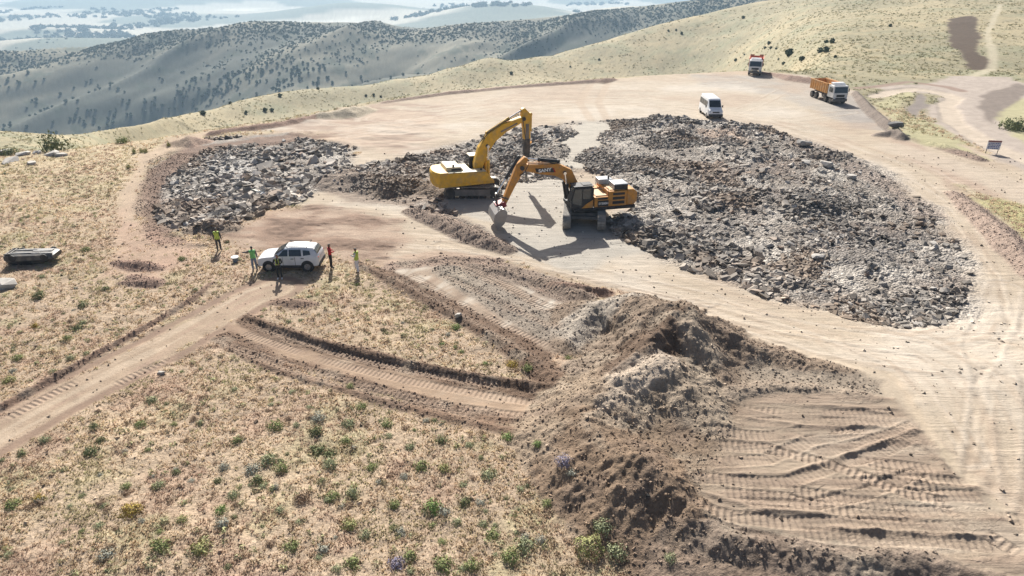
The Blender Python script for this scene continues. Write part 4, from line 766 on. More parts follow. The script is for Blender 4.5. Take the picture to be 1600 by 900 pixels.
truck(1178, 119, math.atan2(-.94, -.33), 'white cab dump truck with reddish body facing the camera beside the grassy slope', M['ored'], 3.0, True)
truck(1312, 164, R(-84), 'white cab dump truck with orange tipper body at the right end of the platform', M['obody'], 3.0, False)
# ---- overturned car shell
x0, y0 = G(51, 411); r0 = empty('car_wreck', x0, y0 + .3, rz=R(6), dz=-.1); r0.scale = (.9, .9, .85); tag(r0, 'crushed grey car shell lying upside down in the dry grass', 'car wreck')
S = [(-1.75, .25, .62, .95, .55, .72, .66), (-1.55, .02, .55, 1.02, .56, .78, .72), (-.9, .0, .55, 1.0, .58, .80, .76), (.3, .02, .55, .98, .56, .80, .74), (.9, .3, .58, .98, .70, .80, .72), (1.5, .42, .62, .94, .72, .78, .68), (1.75, .5, .66, .86, .6, .68, .6)]
wr = MB().loft([car_ring(*s) for s in S]).build('body', simple('dark_grey_wreck', (.075, .075, .073), .5, .2, .3, 4, .5, (.3, .25, .2)), r0, 0, True)
lg = simple('dusty_underbody', (.26, .26, .255), .6, .1, .2, 5, .4)
MB().box((-.6, .3, 1.03), (1.7, .14, .08)).box((-.4, -.35, 1.03), (2.3, .14, .08)).box((.7, .25, 1.0), (1.4, .5, .06)).box((.9, -.45, .98), (1.5, .12, .1)).build('chassis_rail', lg, r0, .02)
MB().box((-1.35, 0, 1.04), (.1, 1.3, .12)).box((-1.6, 0, 1.05), (.08, 1.2, .1)).box((-1.45, .6, 1.06), (.5, .1, .1)).box((-1.45, -.6, 1.06), (.5, .1, .1)).build('axle', M['dark'], r0, .02)
for sy in (-1, 1):
    for xw in (-1.1, 1.15): MB().cyl((xw, sy * .76, .78), (xw, sy * .815, .78), .26, 18).build('wheel_arch', M['black'], r0)
    MB().panel([(-.8, sy * .66, .15), (.1, sy * .66, .15), (.2, sy * .80, .5), (-.9, sy * .80, .5)], (0, sy, 0), .02).build('side_window', M['black'], r0)
# ---- site sign
x0, y0 = G(1549, 240); r0 = empty('site_sign', x0, y0, rz=R(-12)); tag(r0, 'site notice board with dark red header and rows of blue writing beside the access road', 'sign')
bd = MB().box((0, 0, .95), (1.3, .04, .95)).build('board', simple('sign_face', (.72, .73, .76), .5), r0)
MB().box((0, -.03, 1.34), (1.3, .02, .18)).build('header_band', simple('sign_red', (.20, .06, .06), .5), bd)
rows = MB()
for k in range(4):
    xx = -.55
    while xx < .5:
        ln = random.uniform(.08, .2); rows.box((xx + ln / 2, -.03, 1.12 - k * .17), (ln, .012, .09)); xx += ln + .05
rows.build('writing', M['blue'], bd)
for sx in (-.55, .55): MB().box((sx, .05, .5), (.06, .06, 1.0)).build('post', M['tfrm'], r0)
# ---- small pale things
def rock_mesh(name, s, seed, n=1, flat=.45):
    rr = random.Random(seed); import bmesh
    bm = bmesh.new(); pts = []
    for k in range(16):
        a = rr.uniform(0, 6.28); zz = rr.uniform(-1, 1); r_ = rr.uniform(.75, 1)
        q_ = math.sqrt(max(0, 1 - zz * zz)) if abs(zz) < .55 else .8
        pts.append(bm.verts.new((s * .5 * r_ * q_ * math.cos(a) * 1.25, s * .5 * r_ * q_ * math.sin(a) * .85, s * .5 * flat * np.clip(zz * 1.6, -1, 1))))
    bmesh.ops.convex_hull(bm, input=pts); bmesh.ops.delete(bm, geom=[v for v in bm.verts if not v.link_faces], context='VERTS')
    me = bpy.data.meshes.new(name); bm.to_mesh(me); bm.free(); return me
rockm = [simple('grey_rock', (.29, .265, .235), .85, 0, .3, 3, .3, (.22, .18, .15), .2), simple('pale_rock', (.44, .41, .37), .8, 0, .2, 3, .2, spec=.2), simple('brown_rock', (.27, .20, .155), .85, 0, .3, 3, spec=.2), simple('dark_rock', (.15, .145, .14), .85, 0, .3, 3, spec=.2)]
def rock(px, py, s, mi, label, flat=.45, rz=0, cat='rock', name='rock', group=None, lift=.1):
    x0, y0 = G(px, py); o = link(name, rock_mesh(name, s, int(px * 7 + py), flat=flat), rockm[mi], None, (x0, y0, zat(x0, y0) + s * lift)); o.rotation_euler = (random.uniform(-.1, .1), random.uniform(-.1, .1), rz); tag(o, label, cat, group); return o
rock(2, 448, 1.9, 1, 'large pale rock slab at the left edge below the car wreck', .3)
rock(253, 584, .42, 1, 'small white stone in the dry grass below the left dirt track', .5)
rock(717, 499, .42, 1, 'grey boulder just behind a green shrub near the dozer cut', .8)
for k, (px, py, s) in enumerate([(8, 239, 1.9), (35, 242, 1.5), (58, 239, 1.2), (80, 242, 1.9), (97, 243, 1.3), (18, 253, 1.8), (50, 257, 1.3)]):
    rock(px, py, s, 1, ['pale flat outcrop at the far left field edge', 'second pale outcrop from the left at the field edge', 'pale outcrop in the middle of the row left of the dark juniper bush', 'long pale outcrop right under the dark juniper bush', 'pale outcrop at the end of the row just right of the juniper', 'low pale outcrop nearest the camera at the upper left edge', 'pale outcrop in the grass right of the nearest outcrop'][k], .34, k * .9, lift=.03)
for k_, (px_, py_, s_, l_) in enumerate([(1256, 228, 1.7, 'large pale slab at the top edge of the rubble field, right of the minibus'), (1258, 258, 1.3, 'pale brownish slab in the rubble below the large top slab'), (1290, 263, 1.5, 'flat grey slab in the upper rubble beside the hollow'), (1330, 279, 1.1, 'pale slab near the right rim of the rubble field'),
        (1277, 405, .95, 'bright white rock in the lower middle of the rubble field'), (1456, 383, .8, 'bright white rock near the haul road bend'), (1183, 302, .8, 'pale rock in the middle of the rubble field'), (1046, 352, .8, 'pale rock right of the orange excavator')]):
    rock(px_, py_, s_, 1, l_, .35, k_ * .8, lift=.15)
rock(1398, 207, 1.8, 3, 'dark rock slab at the end of the dark bank right of the platform', .35)
x0, y0 = G(368, 408); r0 = empty('bucket', x0, y0, rz=.4); tag(r0, 'white lidded bucket on the bare ground left of the man in green', 'bucket')
MB().cyl((0, 0, 0), (0, 0, .34), .17, 20, .21).build('bucket_body', simple('blue_grey_plastic', (.18, .22, .27), .5), r0); MB().cyl((0, 0, .34), (0, 0, .40), .25, 20).build('lid', M['white'], r0)
# ---------------------------------------------------------------- people
import bmesh
def person(px, py, face, label, pose, cols, hairlen=0, vest=None):
    """pose: dict joint->(x,y,z); x = right of the body, y = forward, z = up"""
    J = dict(pel=(0, 0, .95), wai=(0, 0, 1.08), che=(0, .01, 1.30), nek=(0, 0, 1.49), hd0=(0, .02, 1.57), hd1=(0, .03, 1.66), hd2=(0, .02, 1.73),
             shr=(.18, 0, 1.43), shl=(-.18, 0, 1.43), elr=(.24, -.03, 1.16), ell=(-.24, -.03, 1.16), war=(.26, .04, .92), wal=(-.26, .04, .92),
             hir=(.09, 0, .90), hil=(-.09, 0, .90), knr=(.11, .03, .50), knl=(-.11, .03, .50), anr=(.12, -.02, .09), anl=(-.12, -.02, .09), tor=(.14, .15, .04), tol=(-.14, .15, .04))
    J.update(pose)
    rad = dict(pel=(.15, .11), wai=(.135, .10), che=(.165, .115), nek=(.055, .055), hd0=(.07, .08), hd1=(.082, .098), hd2=(.07, .085), shr=(.07, .07), shl=(.07, .07), elr=(.043, .043), ell=(.043, .043), war=(.028, .034), wal=(.028, .034),
               hir=(.095, .10), hil=(.095, .10), knr=(.06, .062), knl=(.06, .062), anr=(.042, .045), anl=(.042, .045), tor=(.045, .032), tol=(.045, .032))
    edges = [('pel', 'wai'), ('wai', 'che'), ('che', 'nek'), ('nek', 'hd0'), ('hd0', 'hd1'), ('hd1', 'hd2'), ('che', 'shr'), ('che', 'shl'), ('shr', 'elr'), ('shl', 'ell'), ('elr', 'war'), ('ell', 'wal'), ('pel', 'hir'), ('pel', 'hil'), ('hir', 'knr'), ('hil', 'knl'), ('knr', 'anr'), ('knl', 'anl'), ('anr', 'tor'), ('anl', 'tol')]
    names = list(J); vs = [Vector(J[k]) for k in names]; rr = [rad[k] for k in names]; E_ = [(names.index(a), names.index(b)) for a, b in edges]
    for sfx, sgn in (('r', 1), ('l', -1)):
        wv = Vector(J['wa' + sfx]); d = (wv - Vector(J['el' + sfx])).normalized(); side = Vector((0, 1, 0)) if abs(d.y) < .8 else Vector((-sgn, 0, 0)); side = (side - d * side.dot(d)).normalized(); curl = d.cross(side) * sgn * -1
        pi = len(vs); vs.append(wv + d * .07); rr.append((.034, .018)); E_.append((names.index('wa' + sfx), pi))
        for k in range(4):
            o = side * (.03 - .02 * k); ln = (.075, .085, .08, .062)[k]; a = wv + d * .095 + o; b_ = a + d * ln * .5 + curl * .008; c_ = b_ + d * ln * .4 + curl * .025
            i0 = len(vs); vs += [a, b_, c_]; rr += [(.010, .010), (.009, .009), (.008, .008)]; E_ += [(pi, i0), (i0, i0 + 1), (i0 + 1, i0 + 2)]
        a = wv + d * .035 + side * .035; b_ = a + d * .03 + side * .025; i0 = len(vs); vs += [a, b_]; rr += [(.012, .012), (.010, .010)]; E_ += [(pi, i0), (i0, i0 + 1)]
    me = bpy.data.meshes.new('person'); me.from_pydata([tuple(v) for v in vs], E_, []); ob = bpy.data.objects.new('tmp', me); scn.collection.objects.link(ob)
    sk_ = ob.modifiers.new('skin', 'SKIN'); sub = ob.modifiers.new('sub', 'SUBSURF'); sub.levels = 1; sub.render_levels = 1
    for i, v in enumerate(me.skin_vertices[0].data): v.radius = rr[i]; v.use_root = (i == 0)
    dg = bpy.context.evaluated_depsgraph_get(); dg.update(); m2 = bpy.data.meshes.new_from_object(ob.evaluated_get(dg)); bpy.data.objects.remove(ob)
    x0, y0 = G(px, py); root = link('person', m2, cols['skin'], None, (x0, y0, zat(x0, y0) + .01)); root.rotation_euler = (0, 0, face)
    m2.polygons.foreach_set('use_smooth', [True] * len(m2.polygons)); tag(root, label, 'person', 'people around the white car')
    # nose, ears and eyes
    bm = bmesh.new(); bm.from_mesh(m2)
    for c_, s_ in (((0, .128, 1.645), (.015, .022, .022)), ((.083, .02, 1.65), (.012, .02, .032)), ((-.083, .02, 1.65), (.012, .02, .032)), ((.032, .112, 1.672), (.012, .008, .008)), ((-.032, .112, 1.672), (.012, .008, .008)), ((0, .115, 1.608), (.025, .008, .006))):
        bmesh.ops.create_icosphere(bm, subdivisions=1, radius=1, matrix=Matrix.Translation(c_) @ Matrix.Diagonal((*s_, 1)))
    bm.to_mesh(m2); bm.free()
    def cloth(name, test, off, mat):
        bm = bmesh.new(); bm.from_mesh(m2); bm.normal_update()
        bmesh.ops.delete(bm, geom=[f for f in bm.faces if not test(f.calc_center_median())], context='FACES')
        for v in bm.verts: v.co += v.normal * off
        me_ = bpy.data.meshes.new(name); bm.to_mesh(me_); bm.free()
        if len(me_.vertices): 
            o = link(name, me_, mat, root); md = o.modifiers.new('thick', 'SOLIDIFY'); md.thickness = .008
    armz = lambda c: abs(c.x) > .20 and c.z < 1.5
    cloth('trousers', lambda c: .10 < c.z < 1.0 and abs(c.x) < .21 and not (abs(c.x) > .19 and c.z > .75), .012, cols['leg'])
    cloth('shoes', lambda c: c.z <= .11 and abs(c.x) < .4, .014, cols['shoe'])
    def hands(c): return min((c - Vector(J['war'])).length, (c - Vector(J['wal'])).length) < .03 or any((c - (Vector(J['wa' + s_]) + (Vector(J['wa' + s_]) - Vector(J['el' + s_])).normalized() * .1)).length < .115 for s_ in 'rl')
    cloth('shirt', lambda c: .98 < c.z < 1.50 and not hands(c) or (abs(c.x) > .2 and c.z > .7 and c.z < 1.5 and not hands(c)) or (c.y > .17 and .8 < c.z < 1.5 and not hands(c)), .012, cols['top'])
    if vest: cloth('safety_vest', lambda c: .93 < c.z < 1.49 and abs(c.x) < .185 and abs(c.y) < .19 and not hands(c), .03, vest)
    cloth('hair', lambda c: (c.z > 1.69 or (c.y < -.01 and c.z > (1.60 - hairlen))) and c.z > 1.45 - hairlen and abs(c.x) < .1 and (c.z > 1.53 or hairlen), .016, cols['hair'])
    return root
SKN = simple('skin', (.36, .20, .13), .6); HR = simple('dark_hair', (.02, .016, .013), .7)
hv1 = simple('yellow_vest', (.48, .62, .09), .6, var=.05); hv2 = simple('green_vest', (.19, .55, .17), .6, var=.05)
cs = lambda n_, c: simple(n_, c, .85, var=.12, scale=8)
person(343, 391, R(8), 'man seen from behind in yellow vest and dark trousers, standing alone left of the car', {}, dict(skin=SKN, leg=cs('charcoal_trousers', (.05, .05, .055)), shoe=cs('tan_shoes', (.3, .24, .2)), top=cs('black_shirt', (.03, .03, .035)), hair=HR), 0, hv1)
person(399, 423, R(20), 'man in green vest and jeans at the front of the car, arm stretched left', {'ell': (-.38, .1, 1.33), 'wal': (-.6, .22, 1.30)}, dict(skin=SKN, leg=cs('blue_jeans', (.20, .26, .34)), shoe=cs('dark_shoes', (.05, .05, .05)), top=cs('grey_shirt', (.12, .12, .13)), hair=HR), 0, hv2)
person(438, 436, R(185), 'person in dark clothes and striped vest with white shoes at the car door', {'elr': (.27, .02, 1.18), 'war': (.16, .24, 1.22), 'ell': (-.27, .02, 1.18), 'wal': (-.16, .24, 1.16)}, dict(skin=SKN, leg=cs('black_trousers', (.025, .027, .03)), shoe=cs('white_shoes', (.75, .75, .75)), top=cs('dark_jacket', (.045, .05, .05)), hair=HR), 0, None)
person(518, 419, R(-60), 'person with dark hair in red top and black trousers behind the car', {'elr': (.22, .02, 1.2), 'war': (.14, .26, 1.2), 'ell': (-.22, .02, 1.2), 'wal': (-.12, .26, 1.22)}, dict(skin=SKN, leg=cs('black_jeans', (.03, .026, .026)), shoe=cs('black_shoes', (.03, .03, .03)), top=cs('red_shirt', (.55, .03, .035)), hair=HR), .12, None)
person(559, 424, R(75), 'man in yellow vest and white trousers, rightmost of the people', {'elr': (.24, .0, 1.2), 'war': (.2, .28, 1.18), 'ell': (-.24, .0, 1.2), 'wal': (-.2, .26, 1.28), 'anl': (-.12, -.12, .09), 'tol': (-.14, .05, .04)}, dict(skin=SKN, leg=cs('white_trousers', (.70, .70, .74)), shoe=cs('brown_shoes', (.09, .05, .04)), top=cs('white_shirt', (.6, .6, .55)), hair=HR), 0, hv1)
pr3 = [o for o in scn.objects if o.name.startswith('person')][2]
xx = MB()
for sx in (-1, 1): xx.box((sx * .085, .135, 1.25), (.035, .02, .42)).box((sx * .085, -.135, 1.25), (.035, .02, .42))
xx.box((0, .145, 1.08), (.28, .02, .04)).box((0, -.13, 1.08), (.28, .02, .04)).build('vest_stripes', hv1, pr3)
# ---------------------------------------------------------------- loose stones and clods (uncountable)
def inpoly_pts(pts, n, hs=0):
    P = np.array([G(px, py, hs) for px, py in pts]); lo = P.min(0); hi = P.max(0); out = []
    while sum(len(o) for o in out) < n:
        q_ = lo + rng.random((n * 2, 2)) * (hi - lo); ins = np.zeros(len(q_), bool)
        for i in range(len(P)):
            ax, ay = P[i]; bx, by = P[(i + 1) % len(P)]
            ins ^= ((ay > q_[:, 1]) != (by > q_[:, 1])) & (q_[:, 0] < (bx - ax) * (q_[:, 1] - ay) / (by - ay + 1e-12) + ax)
        out.append(q_[ins])
    return np.concatenate(out)[:n]
BOXV = np.array([(-1, -1, -1), (1, -1, -1), (1, 1, -1), (-1, 1, -1), (-1, -1, 1), (1, -1, 1), (1, 1, 1), (-1, 1, 1)], float) * .5
BOXF = np.array([(3, 2, 1, 0), (4, 5, 6, 7), (0, 1, 5, 4), (1, 2, 6, 5), (2, 3, 7, 6), (3, 0, 4, 7)])
def stones(name, xy, size, col, flat=(.3, .7), tilt=.5, sink=.15, colvar=.25):
    n = len(xy); V = BOXV[None] * (1 + .0 * rng.random((n, 8, 1))) + rng.normal(0, .13, (n, 8, 3))
    V[:, 4:, :2] *= rng.uniform(.55, .95, (n, 1, 1))
    V *= size[:, None, None]; V[:, :, 0] *= rng.uniform(.8, 1.5, (n, 1)); V[:, :, 1] *= rng.uniform(.6, 1.0, (n, 1)); V[:, :, 2] *= rng.uniform(*flat, (n, 1))
    a = rng.uniform(0, 6.28, n); tx = rng.normal(0, tilt, n); ty = rng.normal(0, tilt, n)
    c, s = np.cos(tx)[:, None], np.sin(tx)[:, None]; y, z = V[:, :, 1] * c - V[:, :, 2] * s, V[:, :, 1] * s + V[:, :, 2] * c; V[:, :, 1], V[:, :, 2] = y, z
    c, s = np.cos(ty)[:, None], np.sin(ty)[:, None]; x, z = V[:, :, 0] * c - V[:, :, 2] * s, V[:, :, 0] * s + V[:, :, 2] * c; V[:, :, 0], V[:, :, 2] = x, z
    c, s = np.cos(a)[:, None], np.sin(a)[:, None]; x, y = V[:, :, 0] * c - V[:, :, 1] * s, V[:, :, 0] * s + V[:, :, 1] * c; V[:, :, 0], V[:, :, 1] = x, y
    V[:, :, 0] += xy[:, 0:1]; V[:, :, 1] += xy[:, 1:2]; V[:, :, 2] += (zats(xy[:, 0], xy[:, 1]) + size * sink)[:, None]
    F_ = (BOXF[None] + (np.arange(n) * 8)[:, None, None]).ravel()
    me = mesh_np(name, V.reshape(-1, 3), F_, 4); cc = col * (1 + rng.normal(0, colvar, (n, 1))); cattr(me, 'Col', np.clip(np.repeat(cc, 8, 0), .03, .75))
    o = link(name, me, stonem); tag(o, kind='stuff'); return o
stonem = attr_mat('broken_stone')
def sizes(n, lo, hi, p=2.2): return lo + (hi - lo) * rng.random(n) ** p
P1 = [(235, 262), (285, 232), (330, 216), (450, 208), (560, 232), (545, 262), (505, 285), (470, 318), (420, 328), (385, 345), (345, 362), (290, 362), (250, 360), (228, 330)]
P2 = [(490, 290), (560, 262), (640, 244), (690, 232), (760, 215), (900, 190), (1040, 184), (1200, 200), (1290, 232), (1390, 275), (1450, 320), (1495, 380), (1517, 430), (1505, 482), (1470, 510), (1400, 516),
      (1330, 503), (1240, 476), (1160, 452), (1080, 424), (1010, 392), (960, 370), (945, 345), (985, 325), (960, 285), (900, 262), (870, 290), (800, 300), (765, 300), (745, 320), (700, 335), (640, 322), (560, 312)]
def rubble(name, P_, n, lo, hi, thr=.4, gain=1.0):
    xy = inpoly_pts(P_, n); keep = field(rub, xy[:, 0], xy[:, 1]) > thr
    keep &= rng.random(n) < .03 + 1.0 * sst(-.1, .35, fbm(xy[:, 0], xy[:, 1], 5, 4, 201)); xy = xy[keep]; n = len(xy)
    gcol = field(base[:, 0], xy[:, 0], xy[:, 1]); pal = np.array([(.30, .272, .238), (.235, .212, .185), (.44, .405, .36), (.25, .19, .145), (.16, .142, .125)])
    ch = rng.choice(5, n, p=[.36, .24, .14, .16, .10]); col = pal[ch] * .6 + np.stack([field(base[:, i], xy[:, 0], xy[:, 1]) for i in range(3)], 1) * .42
    tn = fbm(xy[:, 0] * .6 + xy[:, 1] * .3, xy[:, 1], 7, 4, 207)[:, None]; col = col * gain * (1 + .7 * tn); bt = sst(.02, .35, fbm(xy[:, 0], xy[:, 1], 6, 3, 209))[:, None] * .6; col = col * (1 - bt) + np.array([.23, .165, .115]) * bt
    big = .75 + .9 * np.clip(.5 + 1.4 * fbm(xy[:, 0], xy[:, 1], 9, 2, 211), 0, 1); stones(name, xy, sizes(n, lo, hi, 5.0) * big, col, (.15, .5), .38, .05)
rubble('rubble', P1, 52000, .05, .7, .25, 1.12); rubble('rubble', P2, 330000, .045, .45, .25)
xy = inpoly_pts([(0, 240), (1600, 240), (1600, 900), (0, 900)], 260000); k_ = field(clod, xy[:, 0], xy[:, 1]) > .5; xy = xy[k_]
bc = np.stack([field(base[:, i], xy[:, 0], xy[:, 1]) for i in range(3)], 1)
stones('soil_clods', xy, sizes(len(xy), .02, .12, 5), bc * 1.1, (.5, .9), .6, .05, .25)
xy = inpoly_pts([(0, 240), (1600, 240), (1600, 900), (0, 900)], 5200); k_ = (field(clod, xy[:, 0], xy[:, 1]) < .2) & (field(rub, xy[:, 0], xy[:, 1]) < .2); xy = xy[k_]
bc = np.stack([field(base[:, i], xy[:, 0], xy[:, 1]) for i in range(3)], 1)
stones('scattered_stones', xy, sizes(len(xy), .03, .16, 3), bc * 1.0, (.5, .9), .5, .05, .35)
# ---------------------------------------------------------------- dry grass (uncountable)
def grass_stuff(n):
    a = rng.random(n); yy = 14 * (95 / 14) ** (a ** .75); uu = rng.uniform(-1.15, 1.15, n); xx_ = uu * yy
    ok = field(grass, xx_, yy) > rng.uniform(.3, .9, n); dens = fbm(xx_, yy, 1.1, 3, 221) + .5 * fbm(xx_, yy, 5, 2, 223); ok &= dens > rng.uniform(-.7, .15, n)
    x, y = xx_[ok], yy[ok]; n = len(x); z = zats(x, y); nb = 4
    pal = np.array([(.54, .415, .285), (.60, .475, .31), (.45, .34, .245), (.35, .325, .19), (.47, .35, .25)]); pc = pal[rng.choice(5, n, p=[.3, .22, .2, .13, .15])] * rng.uniform(.75, 1.2, (n, 1))
    mv = (sst(-.05, .35, fbm(x, y, 1.7, 3, 225)) * .7)[:, None]; pc = pc * (1 - mv) + np.array([.40, .285, .225]) * mv; mv = (sst(.1, .45, fbm(x, y, 2.6, 3, 227)) * .6)[:, None]; pc = pc * (1 - mv) + np.array([.33, .32, .18]) * mv
    hh = rng.uniform(.03, .09, n) * (1 + .012 * y); ww = rng.uniform(.012, .03, n) * (1 + .03 * y)
    V = np.zeros((n, nb, 3, 3))
    for b in range(nb):
        t = rng.uniform(0, 6.28, n); bx = x + rng.normal(0, .05, n) * (1 + .01 * y); by = y + rng.normal(0, .05, n) * (1 + .01 * y); lean = rng.uniform(.2, .9, n) * hh; t2 = rng.uniform(0, 6.28, n)
        V[:, b, 0] = np.stack([bx - np.cos(t) * ww, by - np.sin(t) * ww, z - .02], 1); V[:, b, 1] = np.stack([bx + np.cos(t) * ww, by + np.sin(t) * ww, z - .02], 1)
        V[:, b, 2] = np.stack([bx + np.cos(t2) * lean, by + np.sin(t2) * lean, z + hh], 1)
    me = mesh_np('dry_grass', V.reshape(-1, 3), np.arange(n * nb * 3), 3); cattr(me, 'Col', np.repeat(pc, nb * 3, 0))
    tag(link('dry_grass', me, attr_mat('dry_grass', .8, .5)), 'short dry grass covering the untouched ground', None, None, 'stuff'); 
grass_stuff(150000)
# ---------------------------------------------------------------- shrubs
def leafm(name, c): return simple(name, c, .8, 0, .35, 9, spec=.15)
SH = {'grey green': leafm('sage_leaves', (.33, .35, .20)), 'green': leafm('green_leaves', (.26, .295, .12)), 'dark green': leafm('dark_leaves', (.19, .21, .10)), 'yellow green': leafm('yellow_green_leaves', (.35, .35, .15)), 'yellow': leafm('yellow_leaves', (.45, .34, .09)),
      'silvery': leafm('silver_leaves', (.38, .38, .31)), 'purple flowering': leafm('purple_flowers', (.33, .30, .38)), 'brown': leafm('dead_stems', (.30, .21, .14)), 'bright green': leafm('bright_leaves', (.23, .32, .11))}
def shrub_mesh(seed, n=420, up=.62, leaf=.055, ball=False):
    r2 = np.random.default_rng(seed); d = r2.normal(0, 1, (n, 3)); d[:, 2] = np.abs(d[:, 2]); d /= np.linalg.norm(d, axis=1)[:, None]
    lob = 1 + .28 * np.sin(d[:, 0] * 4 + seed) * np.cos(d[:, 1] * 5 + seed * 2) + (.0 if ball else .2) * r2.normal(0, 1, n)
    rad = .5 * lob * (r2.uniform(.35, 1, n) ** (.25 if ball else .5)); c = d * rad[:, None]; c[:, 2] = c[:, 2] * up * 2 * .75 + .02
    nn = d + r2.normal(0, .5, (n, 3)); nn /= np.linalg.norm(nn, axis=1)[:, None]; a = np.cross(nn, r2.normal(0, 1, (n, 3))); a /= np.linalg.norm(a, axis=1)[:, None]
    b = np.cross(nn, a); s = leaf * r2.uniform(.6, 1.4, (n, 1)); a = a * s * .55; b = b * s * 1.3
    V = np.stack([c - a, c - b * .4 + a * 0 + a, c + b, c + b * .2 - a * 1.2], 1)
    return mesh_np('shrub', V.reshape(-1, 3), np.arange(n * 4), 4)
protos = [shrub_mesh(s, 420, u) for s, u in ((1, .55), (2, .45), (3, .65), (4, .5), (5, .6), (6, .4))]; balls = [shrub_mesh(9, 900, .8, .04, True)]
smc = {}
def shrub_obj(x, y, s, kind, pi, name='shrub', sz=1.0, mesh=None):
    key = (pi, kind, mesh is not None)
    if key not in smc:
        m_ = (mesh or protos[pi]).copy(); m_.materials.append(SH[kind]); smc[key] = m_
    o = bpy.data.objects.new(name, smc[key]); scn.collection.objects.link(o); o.location = (x, y, zat(x, y) - .02); o.scale = (s, s, s * sz); o.rotation_euler = (0, 0, random.uniform(0, 6.28)); return o
used = set()
NOTED = []
def uniq(lab, x, y, z):
    return lab
def uniq_old(lab, x, y, z):
    px, py = proj(x, y, z); a, b = px / 16, py / 9
    for f in ('%.0f', '%.1f', '%.2f'):
        l_ = f"{lab}, {f % a}% across and {f % b}% down the photo"
        if l_ not in used: used.add(l_); return l_
    return l_
hand = [(430, 668, 1.0, 'green'), (497, 655, .95, 'silvery'), (495, 676, .9, 'dark green'), (545, 662, .9, 'grey green'), (496, 703, 1.0, 'dark green'), (515, 708, .8, 'dark green'), (565, 637, .7, 'green'), (547, 606, .6, 'green'), (395, 735, .9, 'silvery'), (420, 722, 1.0, 'grey green'),
        (350, 732, .7, 'silvery'), (197, 761, .6, 'green'), (248, 760, .7, 'grey green'), (142, 708, .9, 'dark green'), (158, 690, .6, 'dark green'), (220, 665, .7, 'green'), (147, 670, .6, 'dark green'), (237, 627, .8, 'grey green'), (440, 735, .8, 'green'), (515, 728, .9, 'grey green'),
        (402, 752, .8, 'dark green'), (365, 775, .7, 'grey green'), (472, 780, .9, 'brown'), (521, 777, .8, 'green'), (551, 772, .8, 'grey green'), (250, 857, 1.0, 'green'), (314, 860, .95, 'yellow green'), (345, 800, .7, 'bright green'), (348, 822, .8, 'silvery'), (205, 800, 1.0, 'yellow'),
        (165, 868, .8, 'silvery'), (285, 815, .6, 'yellow green'), (455, 855, .8, 'green'), (582, 732, .7, 'green'), (659, 730, .9, 'green'), (694, 733, .7, 'yellow green'), (632, 745, .6, 'silvery'), (763, 745, 1.0, 'grey green'), (793, 686, .75, 'bright green'), (840, 708, .6, 'bright green'),
        (676, 795, 1.0, 'bright green'), (694, 802, .7, 'silvery'), (726, 786, .7, 'dark green'), (616, 790, .7, 'green'), (546, 823, .9, 'yellow green'), (570, 838, .7, 'grey green'), (620, 882, .8, 'purple flowering'), (640, 870, .7, 'green'), (692, 885, 1.0, 'green'), (737, 887, .8, 'green'),
        (797, 870, .95, 'green'), (822, 853, 1.0, 'grey green'), (770, 836, .8, 'green'), (855, 790, .6, 'green'), (880, 750, .9, 'purple flowering'), (893, 765, .6, 'silvery'), (940, 838, .95, 'grey green'), (962, 872, 1.05, 'grey green'), (1045, 888, .6, 'grey green'), (845, 845, .6, 'silvery'),
        (800, 570, .9, 'yellow'), (825, 580, .9, 'green'), (713, 512, .75, 'bright green'), (691, 537, .5, 'bright green'), (758, 568, .5, 'bright green'), (527, 500, .45, 'green'), (470, 500, .5, 'grey green'), (165, 452, .75, 'dark green'), (130, 478, .9, 'dark green'), (62, 465, 1.1, 'dark green'),
        (130, 505, .8, 'grey green'), (55, 510, .6, 'yellow'), (120, 513, .9, 'dark green'), (105, 530, .7, 'green'), (135, 392, .9, 'green'), (284, 405, .8, 'green'), (355, 378, .5, 'dark green'), (370, 690, .6, 'green'), (312, 660, .5, 'grey green'), (540, 690, .7, 'green'), (604, 665, .8, 'green'),
        (690, 690, .8, 'dark green'), (640, 700, .6, 'grey green'), (550, 880, .8, 'green'), (505, 860, .7, 'silvery'), (70, 690, .7, 'grey green'), (20, 790, .8, 'green'), (60, 780, .6, 'yellow'), (110, 560, .7, 'grey green'), (15, 595, .9, 'yellow green'), (28, 560, .8, 'green')]
ns = 0
def put(px, py, s, kind, sz=1.0, zone='in the dry grass'):
    global ns
    x0, y0 = G(px, py); o = shrub_obj(x0, y0, s, kind, random.randrange(6), 'shrub', sz); ns += 1
    size = 'small' if s < .55 else 'medium' if s < .85 else 'large'
    tag(o, None, 'shrub', 'low shrubs in the dry grass'); NOTED.append((o, px, py, f'{kind} shrub', 's'))
for h_ in hand: put(h_[0], h_[1], h_[2] * .76, h_[3])
kinds = ['green', 'grey green', 'grey green', 'dark green', 'silvery', 'brown', 'brown']
tries = 0
while ns < 285 and tries < 5000:
    tries += 1; px = random.uniform(0, 1080); py = random.uniform(255, 898)
    x0, y0 = G(px, py)
    if field(grass, np.array([x0]), np.array([y0]))[0] < .85 or field(clod, np.array([x0]), np.array([y0]))[0] > .2 or y0 > 72: continue
    if abs(px - 450) < 75 and 370 < py < 450: continue
    put(px, py, random.uniform(.2, .45), random.choice(kinds), random.uniform(.7, 1.0))
